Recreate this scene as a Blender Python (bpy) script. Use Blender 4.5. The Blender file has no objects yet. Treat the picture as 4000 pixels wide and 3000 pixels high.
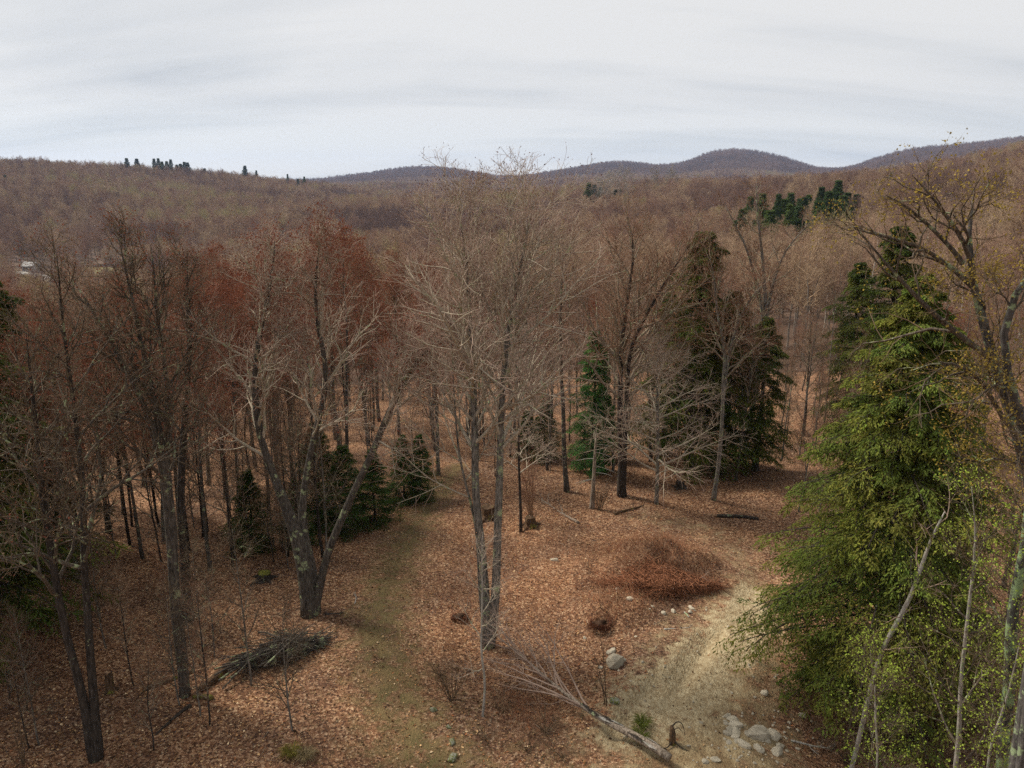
import bpy, math
import numpy as np
R = math.radians
scn = bpy.context.scene
COL = scn.collection
# ------------------------------------------------------------------ camera
CAM_H = 20.0
PITCH = R(14.57)
FPX = 3000.0                      # focal length in pixels of the 4000 px wide photograph
cd = bpy.data.cameras.new('camera'); cam = bpy.data.objects.new('camera', cd); COL.objects.link(cam)
cam.location = (0, 0, CAM_H); cam.rotation_euler = (R(90) - PITCH, 0, 0)
cd.sensor_width = 36; cd.lens = 36 * FPX / 4000; cd.clip_start = 0.5; cd.clip_end = 30000
scn.camera = cam
# ------------------------------------------------------------------ sky and sun
SUN_EL, SUN_AZ = R(48), R(-62)    # azimuth measured clockwise from +Y (the view direction)
w = bpy.data.worlds.new('World'); scn.world = w; w.use_nodes = True
nt = w.node_tree; nt.nodes.clear()
def N(tree, t, **kw):
    n = tree.nodes.new(t)
    for k, v in kw.items():
        if hasattr(n, k) and k not in n.inputs: setattr(n, k, v)
        else: n.inputs[k].default_value = v
    return n
def ramp(tree, stops, interp='LINEAR'):
    n = tree.nodes.new('ShaderNodeValToRGB'); n.color_ramp.interpolation = interp
    e = n.color_ramp.elements
    while len(e) < len(stops): e.new(0.5)
    for i, (p, c) in enumerate(stops):
        e[i].position = p; e[i].color = (*c, 1) if len(c) == 3 else c
    return n
L = nt.links.new
sky = N(nt, 'ShaderNodeTexSky', sky_type='NISHITA'); sky.sun_disc = False
sky.sun_elevation = SUN_EL; sky.sun_rotation = SUN_AZ; sky.altitude = 400; sky.air_density = 1.0; sky.dust_density = 0.6
bgs = N(nt, 'ShaderNodeBackground', Strength=0.05); L(sky.outputs[0], bgs.inputs[0])
tc = N(nt, 'ShaderNodeTexCoord')
sep = N(nt, 'ShaderNodeSeparateXYZ'); L(tc.outputs['Generated'], sep.inputs[0])
zc = N(nt, 'ShaderNodeMath', operation='MAXIMUM'); L(sep.outputs[2], zc.inputs[0]); zc.inputs[1].default_value = 0.0
zb = N(nt, 'ShaderNodeMath', operation='ADD'); L(zc.outputs[0], zb.inputs[0]); zb.inputs[1].default_value = 0.24
dx = N(nt, 'ShaderNodeMath', operation='DIVIDE'); L(sep.outputs[0], dx.inputs[0]); L(zb.outputs[0], dx.inputs[1])
dy = N(nt, 'ShaderNodeMath', operation='DIVIDE'); L(sep.outputs[1], dy.inputs[0]); L(zb.outputs[0], dy.inputs[1])
cmb = N(nt, 'ShaderNodeCombineXYZ'); L(dx.outputs[0], cmb.inputs[0]); L(dy.outputs[0], cmb.inputs[1])
mp = N(nt, 'ShaderNodeMapping'); L(cmb.outputs[0], mp.inputs[0])
mp.inputs['Rotation'].default_value = (0, 0, R(10)); mp.inputs['Scale'].default_value = (0.34, 1.0, 1); mp.inputs['Location'].default_value = (0.4, 0.7, 0)
n1 = N(nt, 'ShaderNodeTexNoise', Scale=1.0, Detail=7.0, Roughness=0.52, Distortion=0.5); L(mp.outputs[0], n1.inputs['Vector'])
mp2 = N(nt, 'ShaderNodeMapping'); L(cmb.outputs[0], mp2.inputs[0])
mp2.inputs['Rotation'].default_value = (0, 0, R(24)); mp2.inputs['Scale'].default_value = (0.55, 3.0, 1); mp2.inputs['Location'].default_value = (3, 1, 0)
n2 = N(nt, 'ShaderNodeTexNoise', Scale=1.0, Detail=5.0, Roughness=0.5, Distortion=0.8); L(mp2.outputs[0], n2.inputs['Vector'])
mixn = N(nt, 'ShaderNodeMath', operation='MULTIPLY_ADD'); L(n2.outputs[0], mixn.inputs[0]); mixn.inputs[1].default_value = 0.35; L(n1.outputs[0], mixn.inputs[2])
crm = ramp(nt, [(0.45, (0.116, 0.124, 0.134)), (0.58, (0.176, 0.179, 0.181)), (0.73, (0.212, 0.210, 0.206))]); L(mixn.outputs[0], crm.inputs[0])
bgc = N(nt, 'ShaderNodeBackground', Strength=1.0); L(crm.outputs[0], bgc.inputs[0])
# the cloud sheet thins out towards the horizon, where clear blue shows under it
thin = N(nt, 'ShaderNodeMapRange'); thin.inputs[1].default_value = 0.0; thin.inputs[2].default_value = 0.10
thin.inputs[3].default_value = 0.84; thin.inputs[4].default_value = 0.97; L(sep.outputs[2], thin.inputs[0])
ms = N(nt, 'ShaderNodeMixShader'); L(thin.outputs[0], ms.inputs[0]); L(bgs.outputs[0], ms.inputs[1]); L(bgc.outputs[0], ms.inputs[2])
wo = N(nt, 'ShaderNodeOutputWorld'); L(ms.outputs[0], wo.inputs[0])
ld = bpy.data.lights.new('sun', 'SUN'); ld.energy = 1.5; ld.angle = R(14); ld.color = (1, 0.93, 0.82)
sun = bpy.data.objects.new('sun', ld); COL.objects.link(sun)
sun.rotation_euler = (R(90) - SUN_EL, 0, math.pi - SUN_AZ)      # lamp points from azimuth SUN_AZ down to the ground
sun.location = (0, 0, 120)
scn.view_settings.view_transform = 'Standard'; scn.view_settings.look = 'None'
scn.view_settings.exposure = 1.95; scn.view_settings.gamma = 1.0; scn.view_settings.use_curve_mapping = False
scn.cycles.use_denoising = False; scn.cycles.sample_clamp_indirect = 2.0; scn.cycles.sample_clamp_direct = 2.0
scn.cycles.max_bounces = 5; scn.cycles.diffuse_bounces = 3; scn.cycles.transparent_max_bounces = 4; scn.cycles.volume_bounces = 1

# ------------------------------------------------------------------ small helpers
def vnorm(v): return v / np.maximum(np.linalg.norm(v, axis=-1, keepdims=True), 1e-9)
_rs = np.random.default_rng(77)
class VNoise:                       # tileable value noise for the ground
    def __init__(s, seed): s.g = np.random.default_rng(seed).random((64, 64)) * 2 - 1
    def __call__(s, x, y):
        x = np.asarray(x, float); y = np.asarray(y, float)
        xi = np.floor(x).astype(int); yi = np.floor(y).astype(int); fx = x - xi; fy = y - yi
        fx = fx * fx * (3 - 2 * fx); fy = fy * fy * (3 - 2 * fy); g = s.g
        a = g[xi % 64, yi % 64]; b = g[(xi + 1) % 64, yi % 64]; c = g[xi % 64, (yi + 1) % 64]; d = g[(xi + 1) % 64, (yi + 1) % 64]
        return (a * (1 - fx) + b * fx) * (1 - fy) + (c * (1 - fx) + d * fx) * fy
VN = VNoise(5); VN2 = VNoise(9)
# ground height by bearing (deg) and distance (m)
TH = [-60, -33, -23, -14, -10, -6, 0, 5, 8, 11, 15, 18, 22, 26, 30, 33, 60]
ST = {  0:    [0] * 17,
        50:   [0] * 17,
        80:   [-5, -5, -4.5, -4, -4, -3.5, -3, -3, -3, -3, -3, -3, -2.5, -2, -2, -2, 0],
        125:  [-12, -12, -11, -10, -9.5, -9, -8.5, -8, -8, -8, -8, -7, -6, -5, -4, -3, 0],
        220:  [-24, -23, -22, -19, -17, -15, -13, -12, -12, -12, -11, -10, -8, -5, -2, 0, 6],
        350:  [-34, -33, -31, -27, -24, -20, -16, -14, -13, -12, -10, -7, -3, 1, 5, 8, 20],
        550:  [-36, -36, -33, -30, -27, -22, -17, -13, -10, -7, -4, 0, 5, 10, 16, 22, 40],
        900:  [-14, -12, -16, -20, -18, -14, -7, -1, 3, 7, 8, 8, 11, 19, 29, 41, 70],
        1500: [50, 42, 22, 2, -14, -20, -24, -22, -20, -14, -8, 0, 4, 14, 32, 50, 80],
        2600: [30, 20, 0, -14, -6, 4, 0, 10, 14, 12, 22, 14, 14, 40, 64, 90, 120],
        5000: [10, 5, 3, 12, 58, 106, 22, 100, 138, 80, 212, 165, 52, 178, 200, 232, 250],
        7000: [0, 0, 0, 0, 0, 10, 10, 20, 30, 30, 40, 40, 20, 50, 60, 80, 90],
        9400: [0] * 17}
SR = np.array(sorted(ST), float); SZ = np.array([ST[int(r)] for r in SR], float)
_tf = np.arange(-180, 181, 0.5)
_prof = []
for row in SZ:
    p = np.interp(_tf, TH, row); k = np.ones(7) / 7; _prof.append(np.convolve(np.pad(p, 3, mode='edge'), k, 'valid'))
_prof = np.array(_prof)
def ground(x, y, detail=True):
    x = np.asarray(x, float); y = np.asarray(y, float)
    r = np.hypot(x, y); th = np.degrees(np.arctan2(x, y))
    i = np.clip(np.searchsorted(SR, r, side='right') - 1, 0, len(SR) - 2)
    f = np.clip((r - SR[i]) / (SR[i + 1] - SR[i]), 0, 1); f = f * f * (3 - 2 * f) * 0.6 + f * 0.4
    ti = np.clip((th + 180) / 0.5, 0, len(_tf) - 1.001); t0 = ti.astype(int); tf = ti - t0
    def pr(j): return _prof[j, t0] * (1 - tf) + _prof[j, t0 + 1] * tf
    z = pr(i) * (1 - f) + pr(i + 1) * f
    far = np.clip((r - 90) / 500, 0, 1)
    z = z + far * (6 * VN(x / 170, y / 170) + 2.5 * VN2(x / 60, y / 60))
    if detail:
        near = np.clip((160 - r) / 80, 0, 1)
        z = z + near * (0.28 * VN(x / 7.3, y / 7.3) + 0.10 * VN2(x / 2.1, y / 2.1) + 0.03 * VN(x / 0.6, y / 0.6))
    return z
cp, sp = math.cos(PITCH), math.sin(PITCH)
def ray(px, py):
    u = (px - 2000) / FPX; v = (1500 - py) / FPX
    return np.array([u, cp + v * sp, -sp + v * cp])
_TS = 12.0 * 1.012 ** np.arange(560)
def at(px, py):                     # first point of the terrain along a line of sight
    d = ray(px, py)
    def below(t): return CAM_H + d[2] * t <= ground(d[0] * t, d[1] * t)
    h = below(_TS); k = int(np.argmax(h)) if h.any() else len(_TS) - 1; lo, hi = _TS[max(k - 1, 0)], _TS[k]
    for _ in range(2):
        t = np.linspace(lo, hi, 40); k = int(np.argmax(below(t))); lo, hi = t[max(k - 1, 0)], t[k]
    return np.array([d[0] * hi, d[1] * hi, float(ground(d[0] * hi, d[1] * hi))])
def onplane(px, py, Y):             # point above the ground, in the upright plane y = Y
    d = ray(px, py); t = Y / d[1]; return np.array([d[0] * t, Y, CAM_H + d[2] * t])
def polar(px, r):                   # a point on the terrain by bearing of a horizon pixel and distance
    th = math.atan((px - 2000) / 3100); x = r * math.sin(th); y = r * math.cos(th); return np.array([x, y, float(ground(x, y))])

class MB:                           # collects arrays of verts and faces and links ONE mesh object
    def __init__(s): s.v = []; s.q = []; s.t = []; s.n = 0; s.c = []; s.mq = []; s.mt = []
    def add(s, v, q=None, t=None, c=None, mi=0):
        v = np.asarray(v, np.float32).reshape(-1, 3)
        if q is not None and len(q): q = np.asarray(q).reshape(-1, 4); s.q.append(q + s.n); s.mq.append(np.full(len(q), mi, np.int32))
        if t is not None and len(t): t = np.asarray(t).reshape(-1, 3); s.t.append(t + s.n); s.mt.append(np.full(len(t), mi, np.int32))
        s.v.append(v); s.n += len(v)
        s.c.append(np.broadcast_to(np.asarray((1, 1, 1) if c is None else c, np.float32), (len(v), 3)))
    def tube(s, P, Rr, sides, cap=False, mi=0, c=None):
        B, k, _ = P.shape
        T = np.empty_like(P); T[:, 1:-1] = P[:, 2:] - P[:, :-2]; T[:, 0] = P[:, 1] - P[:, 0]; T[:, -1] = P[:, -1] - P[:, -2]; T = vnorm(T)
        ax = vnorm(P[:, -1] - P[:, 0]); ref = np.where(np.abs(ax[:, 2:3]) > 0.7, np.array([[1., 0.13, 0]]), np.array([[0.07, 0, 1.]]))[:, None, :]
        U = vnorm(np.cross(T, np.broadcast_to(ref, T.shape))); V = np.cross(T, U)
        a = np.arange(sides) * (2 * math.pi / sides)
        ring = P[:, :, None, :] + Rr[:, :, None, None] * (np.cos(a)[None, None, :, None] * U[:, :, None, :] + np.sin(a)[None, None, :, None] * V[:, :, None, :])
        b = np.arange(B)[:, None, None] * (k * sides); i = np.arange(k - 1)[None, :, None] * sides; j = np.arange(sides)[None, None, :]; j2 = (j + 1) % sides
        q = np.stack([b + i + j, b + i + j2, b + i + sides + j2, b + i + sides + j], -1).reshape(-1, 4)
        t = None
        if cap:
            e = np.arange(B)[:, None] * (k * sides) + (k - 1) * sides; jj = np.arange(1, sides - 1)[None, :]
            t = np.stack([e + 0 * jj, e + jj, e + jj + 1], -1).reshape(-1, 3)
            e0 = np.arange(B)[:, None] * (k * sides); t = np.concatenate([t, np.stack([e0 + 0 * jj, e0 + jj + 1, e0 + jj], -1).reshape(-1, 3)])
        s.add(ring.reshape(-1, 3), q, t, c=None if c is None else np.repeat(c, k * sides, 0), mi=mi)
    def spikes(s, P0, P1, r, mi=0, c=None):         # three-sided tapering twigs or stalks
        B = len(P0); d = vnorm(P1 - P0); ref = np.where(np.abs(d[:, 2:3]) > 0.8, np.array([[1., 0, 0]]), np.array([[0, 0, 1.]]))
        u = vnorm(np.cross(d, ref)); v = np.cross(d, u); r = np.broadcast_to(np.asarray(r, float).reshape(-1, 1), (B, 1))
        V = np.stack([P0 + r * u, P0 + r * (-.5 * u + .866 * v), P0 + r * (-.5 * u - .866 * v), P1], 1)
        b = np.arange(B)[:, None] * 4
        t = np.concatenate([b + [0, 1, 3], b + [1, 2, 3], b + [2, 0, 3]], 1).reshape(-1, 3)
        s.add(V.reshape(-1, 3), None, t, c=None if c is None else np.repeat(c, 4, 0), mi=mi)
    def leaves(s, P, d, nrm, ln, wd, mi=0, c=None, fold=0.25):   # small folded leaf blades
        B = len(P); d = vnorm(d); sd = vnorm(np.cross(d, nrm)); n2 = np.cross(sd, d)
        ln = np.broadcast_to(np.asarray(ln, float).reshape(-1, 1), (B, 1)); wd = np.broadcast_to(np.asarray(wd, float).reshape(-1, 1), (B, 1))
        m = P + d * ln * 0.45
        V = np.stack([P, m + sd * wd * .5 + n2 * wd * fold, P + d * ln, m - sd * wd * .5 + n2 * wd * fold], 1)
        b = np.arange(B)[:, None] * 4
        t = np.concatenate([b + [0, 2, 1], b + [0, 3, 2]], 1).reshape(-1, 3)
        s.add(V.reshape(-1, 3), None, t, c=None if c is None else np.repeat(c, 4, 0), mi=mi)
    def mesh(s, name, mats, smooth=True, color=False):
        me = bpy.data.meshes.new(name)
        v = np.concatenate(s.v); q = np.concatenate(s.q) if s.q else np.zeros((0, 4), int); t = np.concatenate(s.t) if s.t else np.zeros((0, 3), int)
        me.vertices.add(len(v)); me.vertices.foreach_set('co', v.astype(np.float32).ravel())
        me.loops.add(q.size + t.size); me.loops.foreach_set('vertex_index', np.concatenate([q.ravel(), t.ravel()]).astype(np.int32))
        me.polygons.add(len(q) + len(t))
        me.polygons.foreach_set('loop_start', np.concatenate([np.arange(len(q)) * 4, q.size + np.arange(len(t)) * 3]).astype(np.int32))
        mi = np.concatenate(s.mq + s.mt) if (s.mq or s.mt) else np.zeros(0, np.int32)
        me.polygons.foreach_set('material_index', mi)
        me.polygons.foreach_set('use_smooth', np.full(len(q) + len(t), smooth))
        if color:
            at_ = me.attributes.new('tint', 'FLOAT_COLOR', 'POINT')
            c = np.concatenate(s.c); at_.data.foreach_set('color', np.concatenate([c, np.ones((len(c), 1), np.float32)], 1).astype(np.float32).ravel())
        for m in (mats if isinstance(mats, (list, tuple)) else [mats]): me.materials.append(m)
        me.update(calc_edges=True); return me
    def obj(s, name, mats, parent=None, **kw):
        return link(name, s.mesh(name, mats, **kw), parent)
def link(name, data, parent=None):
    o = bpy.data.objects.new(name, data); COL.objects.link(o)
    if parent is not None: o.parent = parent
    return o
def tag(o, label=None, cat=None, group=None, kind=None):
    if label: o['label'] = label
    if cat: o['category'] = cat
    if group: o['group'] = group
    if kind: o['kind'] = kind
    return o
def thing(name, label, cat, loc=(0, 0, 0), rz=0, group=None):
    o = link(name, None); o.location = loc; o.rotation_euler = (0, 0, rz); o.empty_display_size = 0.5
    return tag(o, label, cat, group)
def dup(root, loc, rz=0, sc=1.0, label=None, group=None, tilt=(0, 0)):
    r = root.copy(); COL.objects.link(r); r.location = loc; r.rotation_euler = (tilt[0], tilt[1], rz)
    r.scale = (sc, sc, sc) if np.isscalar(sc) else sc
    if label: r['label'] = label
    if group: r['group'] = group
    for ch in KIDS.get(root.name, []):
        c = ch.copy(); COL.objects.link(c); c.parent = r
    return r
KIDS = {}

# ------------------------------------------------------------------ materials
def mat(name):
    m = bpy.data.materials.new(name); m.use_nodes = True; t = m.node_tree; t.nodes.clear()
    out = t.nodes.new('ShaderNodeOutputMaterial'); b = N(t, 'ShaderNodeBsdfPrincipled', Roughness=0.9)
    b.inputs['Specular IOR Level'].default_value = 0.15
    t.links.new(b.outputs[0], out.inputs[0]); return m, t, b, out
def mixc(t, fac, a, b, mode='MIX'):
    n = t.nodes.new('ShaderNodeMix'); n.data_type = 'RGBA'; n.blend_type = mode
    for sock, v in ((n.inputs[0], fac), (n.inputs[6], a), (n.inputs[7], b)):
        if isinstance(v, (int, float)): sock.default_value = v
        elif isinstance(v, (tuple, list)): sock.default_value = (*v, 1)
        else: t.links.new(v, sock)
    return n.outputs[2]
def bark(name, dark, light, lichen=(0.30, 0.34, 0.19), amount=0.5, sc=1.0):
    m, t, b, out = mat(name); k = t.links.new
    tcn = N(t, 'ShaderNodeTexCoord'); mpn = N(t, 'ShaderNodeMapping'); mpn.inputs['Scale'].default_value = (1, 1, 0.22); k(tcn.outputs['Object'], mpn.inputs[0])
    n = N(t, 'ShaderNodeTexNoise', Scale=14.0 * sc, Detail=6.0, Roughness=0.65); k(mpn.outputs[0], n.inputs['Vector'])
    r = ramp(t, [(0.35, dark), (0.66, light)]); k(n.outputs[0], r.inputs[0])
    ln = N(t, 'ShaderNodeTexNoise', Scale=1.9 * sc, Detail=7.0, Roughness=0.72); k(tcn.outputs['Object'], ln.inputs['Vector'])
    lr = ramp(t, [(0.64 - 0.2 * amount, (0, 0, 0)), (0.68 - 0.2 * amount, (1, 1, 1))]); k(ln.outputs[0], lr.inputs[0])
    fine = N(t, 'ShaderNodeTexNoise', Scale=26.0, Detail=3.0); k(tcn.outputs['Object'], fine.inputs['Vector'])
    lc = mixc(t, fine.outputs[0], tuple(x * 0.6 for x in lichen), tuple(x * 1.25 for x in lichen))
    c = mixc(t, lr.outputs[0], r.outputs[0], lc)
    k(c, b.inputs['Base Color'])
    bp = N(t, 'ShaderNodeBump', Strength=0.7, Distance=0.04); k(n.outputs[0], bp.inputs['Height']); k(bp.outputs[0], b.inputs['Normal'])
    return m
def rndmat(name, stops, var=0.25, trans=0.0, scale=0.6):
    """colour picked per tree from a list, with a little grain inside the tree"""
    m, t, b, out = mat(name); k = t.links.new
    oi = N(t, 'ShaderNodeObjectInfo'); r = ramp(t, stops); k(oi.outputs['Random'], r.inputs[0])
    tcn = N(t, 'ShaderNodeTexCoord'); n = N(t, 'ShaderNodeTexNoise', Scale=scale, Detail=4.0, Roughness=0.7); k(tcn.outputs['Object'], n.inputs['Vector'])
    mr = N(t, 'ShaderNodeMapRange'); mr.inputs[1].default_value = 0.3; mr.inputs[2].default_value = 0.7; mr.inputs[3].default_value = 1 - var; mr.inputs[4].default_value = 1 + var
    k(n.outputs[0], mr.inputs[0])
    c = mixc(t, 1.0, r.outputs[0], mr.outputs[0], 'MULTIPLY'); k(c, b.inputs['Base Color'])
    if trans:
        tr = N(t, 'ShaderNodeBsdfTranslucent'); k(c, tr.inputs[0]); mx = N(t, 'ShaderNodeMixShader'); mx.inputs[0].default_value = trans
        k(b.outputs[0], mx.inputs[1]); k(tr.outputs[0], mx.inputs[2]); k(mx.outputs[0], out.inputs[0])
    return m
def tintmat(name, trans=0.0, rough=0.85):
    m, t, b, out = mat(name); k = t.links.new; b.inputs['Roughness'].default_value = rough
    a = N(t, 'ShaderNodeAttribute', attribute_name='tint'); k(a.outputs['Color'], b.inputs['Base Color'])
    if trans:
        tr = N(t, 'ShaderNodeBsdfTranslucent'); k(a.outputs['Color'], tr.inputs[0]); mx = N(t, 'ShaderNodeMixShader'); mx.inputs[0].default_value = trans
        k(b.outputs[0], mx.inputs[1]); k(tr.outputs[0], mx.inputs[2]); k(mx.outputs[0], out.inputs[0])
    return m
M = {}
M['bark_grey'] = bark('bark_grey', (0.04, 0.036, 0.03), (0.25, 0.22, 0.185), amount=0.4)
M['bark_dark'] = bark('bark_dark', (0.016, 0.013, 0.011), (0.07, 0.056, 0.045), amount=0.12)
M['bark_maple'] = bark('bark_maple', (0.028, 0.024, 0.02), (0.13, 0.11, 0.09), amount=0.36)
M['bark_oak'] = bark('bark_oak', (0.035, 0.032, 0.03), (0.12, 0.11, 0.10), lichen=(0.24, 0.30, 0.17), amount=0.5)
M['bark_birch'] = bark('bark_birch', (0.20, 0.18, 0.155), (0.42, 0.39, 0.34), lichen=(0.26, 0.31, 0.17), amount=0.45)
M['bark_dead'] = bark('bark_dead', (0.07, 0.05, 0.035), (0.38, 0.31, 0.24), amount=0.1)
M['bark_rot'] = bark('bark_rot', (0.03, 0.02, 0.013), (0.15, 0.09, 0.05), lichen=(0.16, 0.15, 0.03), amount=0.4)
M['twig_pale'] = rndmat('twig_pale', [(0, (0.33, 0.235, 0.18)), (1, (0.34, 0.245, 0.19))], 0.3)
M['limb'] = bark('limb', (0.20, 0.165, 0.12), (0.54, 0.46, 0.35), amount=0.35, sc=1.5)
M['limb_mid'] = bark('limb_mid', (0.10, 0.076, 0.052), (0.34, 0.27, 0.195), amount=0.35, sc=1.5)
M['limb_dark'] = bark('limb_dark', (0.035, 0.028, 0.021), (0.15, 0.12, 0.09), amount=0.35, sc=1.5)
M['twig_forest'] = rndmat('twig_forest', [(0.0, (0.175, 0.078, 0.048)), (0.25, (0.22, 0.125, 0.07)), (0.5, (0.19, 0.082, 0.055)), (0.75, (0.25, 0.15, 0.085)), (1.0, (0.175, 0.095, 0.065))], 0.3)
M['twig_dark'] = rndmat('twig_dark', [(0, (0.10, 0.068, 0.042)), (1, (0.14, 0.098, 0.06))], 0.3)
M['bud_red'] = rndmat('bud_red', [(0, (0.19, 0.064, 0.038)), (1, (0.24, 0.088, 0.048))], 0.35, 0.2)
M['bud_plum'] = rndmat('bud_plum', [(0, (0.13, 0.055, 0.045)), (1, (0.14, 0.06, 0.05))], 0.35)
M['bud_gold'] = rndmat('bud_gold', [(0, (0.27, 0.19, 0.035)), (1, (0.26, 0.20, 0.045))], 0.4, 0.25)
M['leaf_spring'] = rndmat('leaf_spring', [(0, (0.28, 0.38, 0.05)), (1, (0.32, 0.40, 0.06))], 0.3, 0.35)
M['needle_hemlock'] = tintmat('needle_hemlock', 0.2)
M['needle_dark'] = rndmat('needle_dark', [(0, (0.035, 0.058, 0.018)), (0.5, (0.048, 0.075, 0.02)), (1, (0.075, 0.098, 0.022))], 0.35, 0.15)
M['needle_far'] = rndmat('needle_far', [(0, (0.036, 0.06, 0.02)), (0.6, (0.052, 0.085, 0.024)), (1, (0.09, 0.125, 0.032))], 0.3, 0.15)
M['trunk_far'] = rndmat('trunk_far', [(0, (0.20, 0.17, 0.14)), (1, (0.36, 0.32, 0.27))], .2)
M['twig_far'] = rndmat('twig_far', [(0.0, (0.10, 0.065, 0.058)), (0.2, (0.17, 0.105, 0.08)), (0.4, (0.21, 0.125, 0.09)), (0.6, (0.36, 0.26, 0.165)), (0.8, (0.23, 0.13, 0.095)), (0.95, (0.30, 0.20, 0.13)), (1.0, (0.30, 0.25, 0.12))], 0.25, 0.0, 0.25)
M['litter'] = tintmat('litter', 0.12)
M['stalk'] = tintmat('stalk')

def stone_mat(name, a, b2, moss=0.0):
    m, t, b, out = mat(name); k = t.links.new
    tcn = N(t, 'ShaderNodeTexCoord'); n = N(t, 'ShaderNodeTexNoise', Scale=7.0, Detail=8.0, Roughness=0.7); k(tcn.outputs['Object'], n.inputs['Vector'])
    r = ramp(t, [(0.3, a), (0.7, b2)]); k(n.outputs[0], r.inputs[0])
    oi = N(t, 'ShaderNodeObjectInfo'); mr = N(t, 'ShaderNodeMapRange'); mr.inputs[3].default_value = 0.75; mr.inputs[4].default_value = 1.15; k(oi.outputs['Random'], mr.inputs[0])
    c = mixc(t, 1.0, r.outputs[0], mr.outputs[0], 'MULTIPLY')
    if moss:
        n2_ = N(t, 'ShaderNodeTexNoise', Scale=3.0, Detail=5.0); k(tcn.outputs['Object'], n2_.inputs['Vector'])
        r2 = ramp(t, [(0.62 - 0.3 * moss, (0, 0, 0)), (0.7 - 0.3 * moss, (1, 1, 1))]); k(n2_.outputs[0], r2.inputs[0])
        c = mixc(t, r2.outputs[0], c, (0.12, 0.13, 0.03))
    k(c, b.inputs['Base Color'])
    bp = N(t, 'ShaderNodeBump', Strength=0.5, Distance=0.03); k(n.outputs[0], bp.inputs['Height']); k(bp.outputs[0], b.inputs['Normal'])
    return m
M['stone'] = stone_mat('stone', (0.24, 0.205, 0.15), (0.52, 0.46, 0.35))
M['stone_moss'] = stone_mat('stone_moss', (0.14, 0.14, 0.11), (0.28, 0.27, 0.21), 0.5)
M['dark_fill'] = stone_mat('dark_fill', (0.025, 0.015, 0.01), (0.075, 0.04, 0.022), 0.0)  # near black brown of the clods and the brush heap cores

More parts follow.
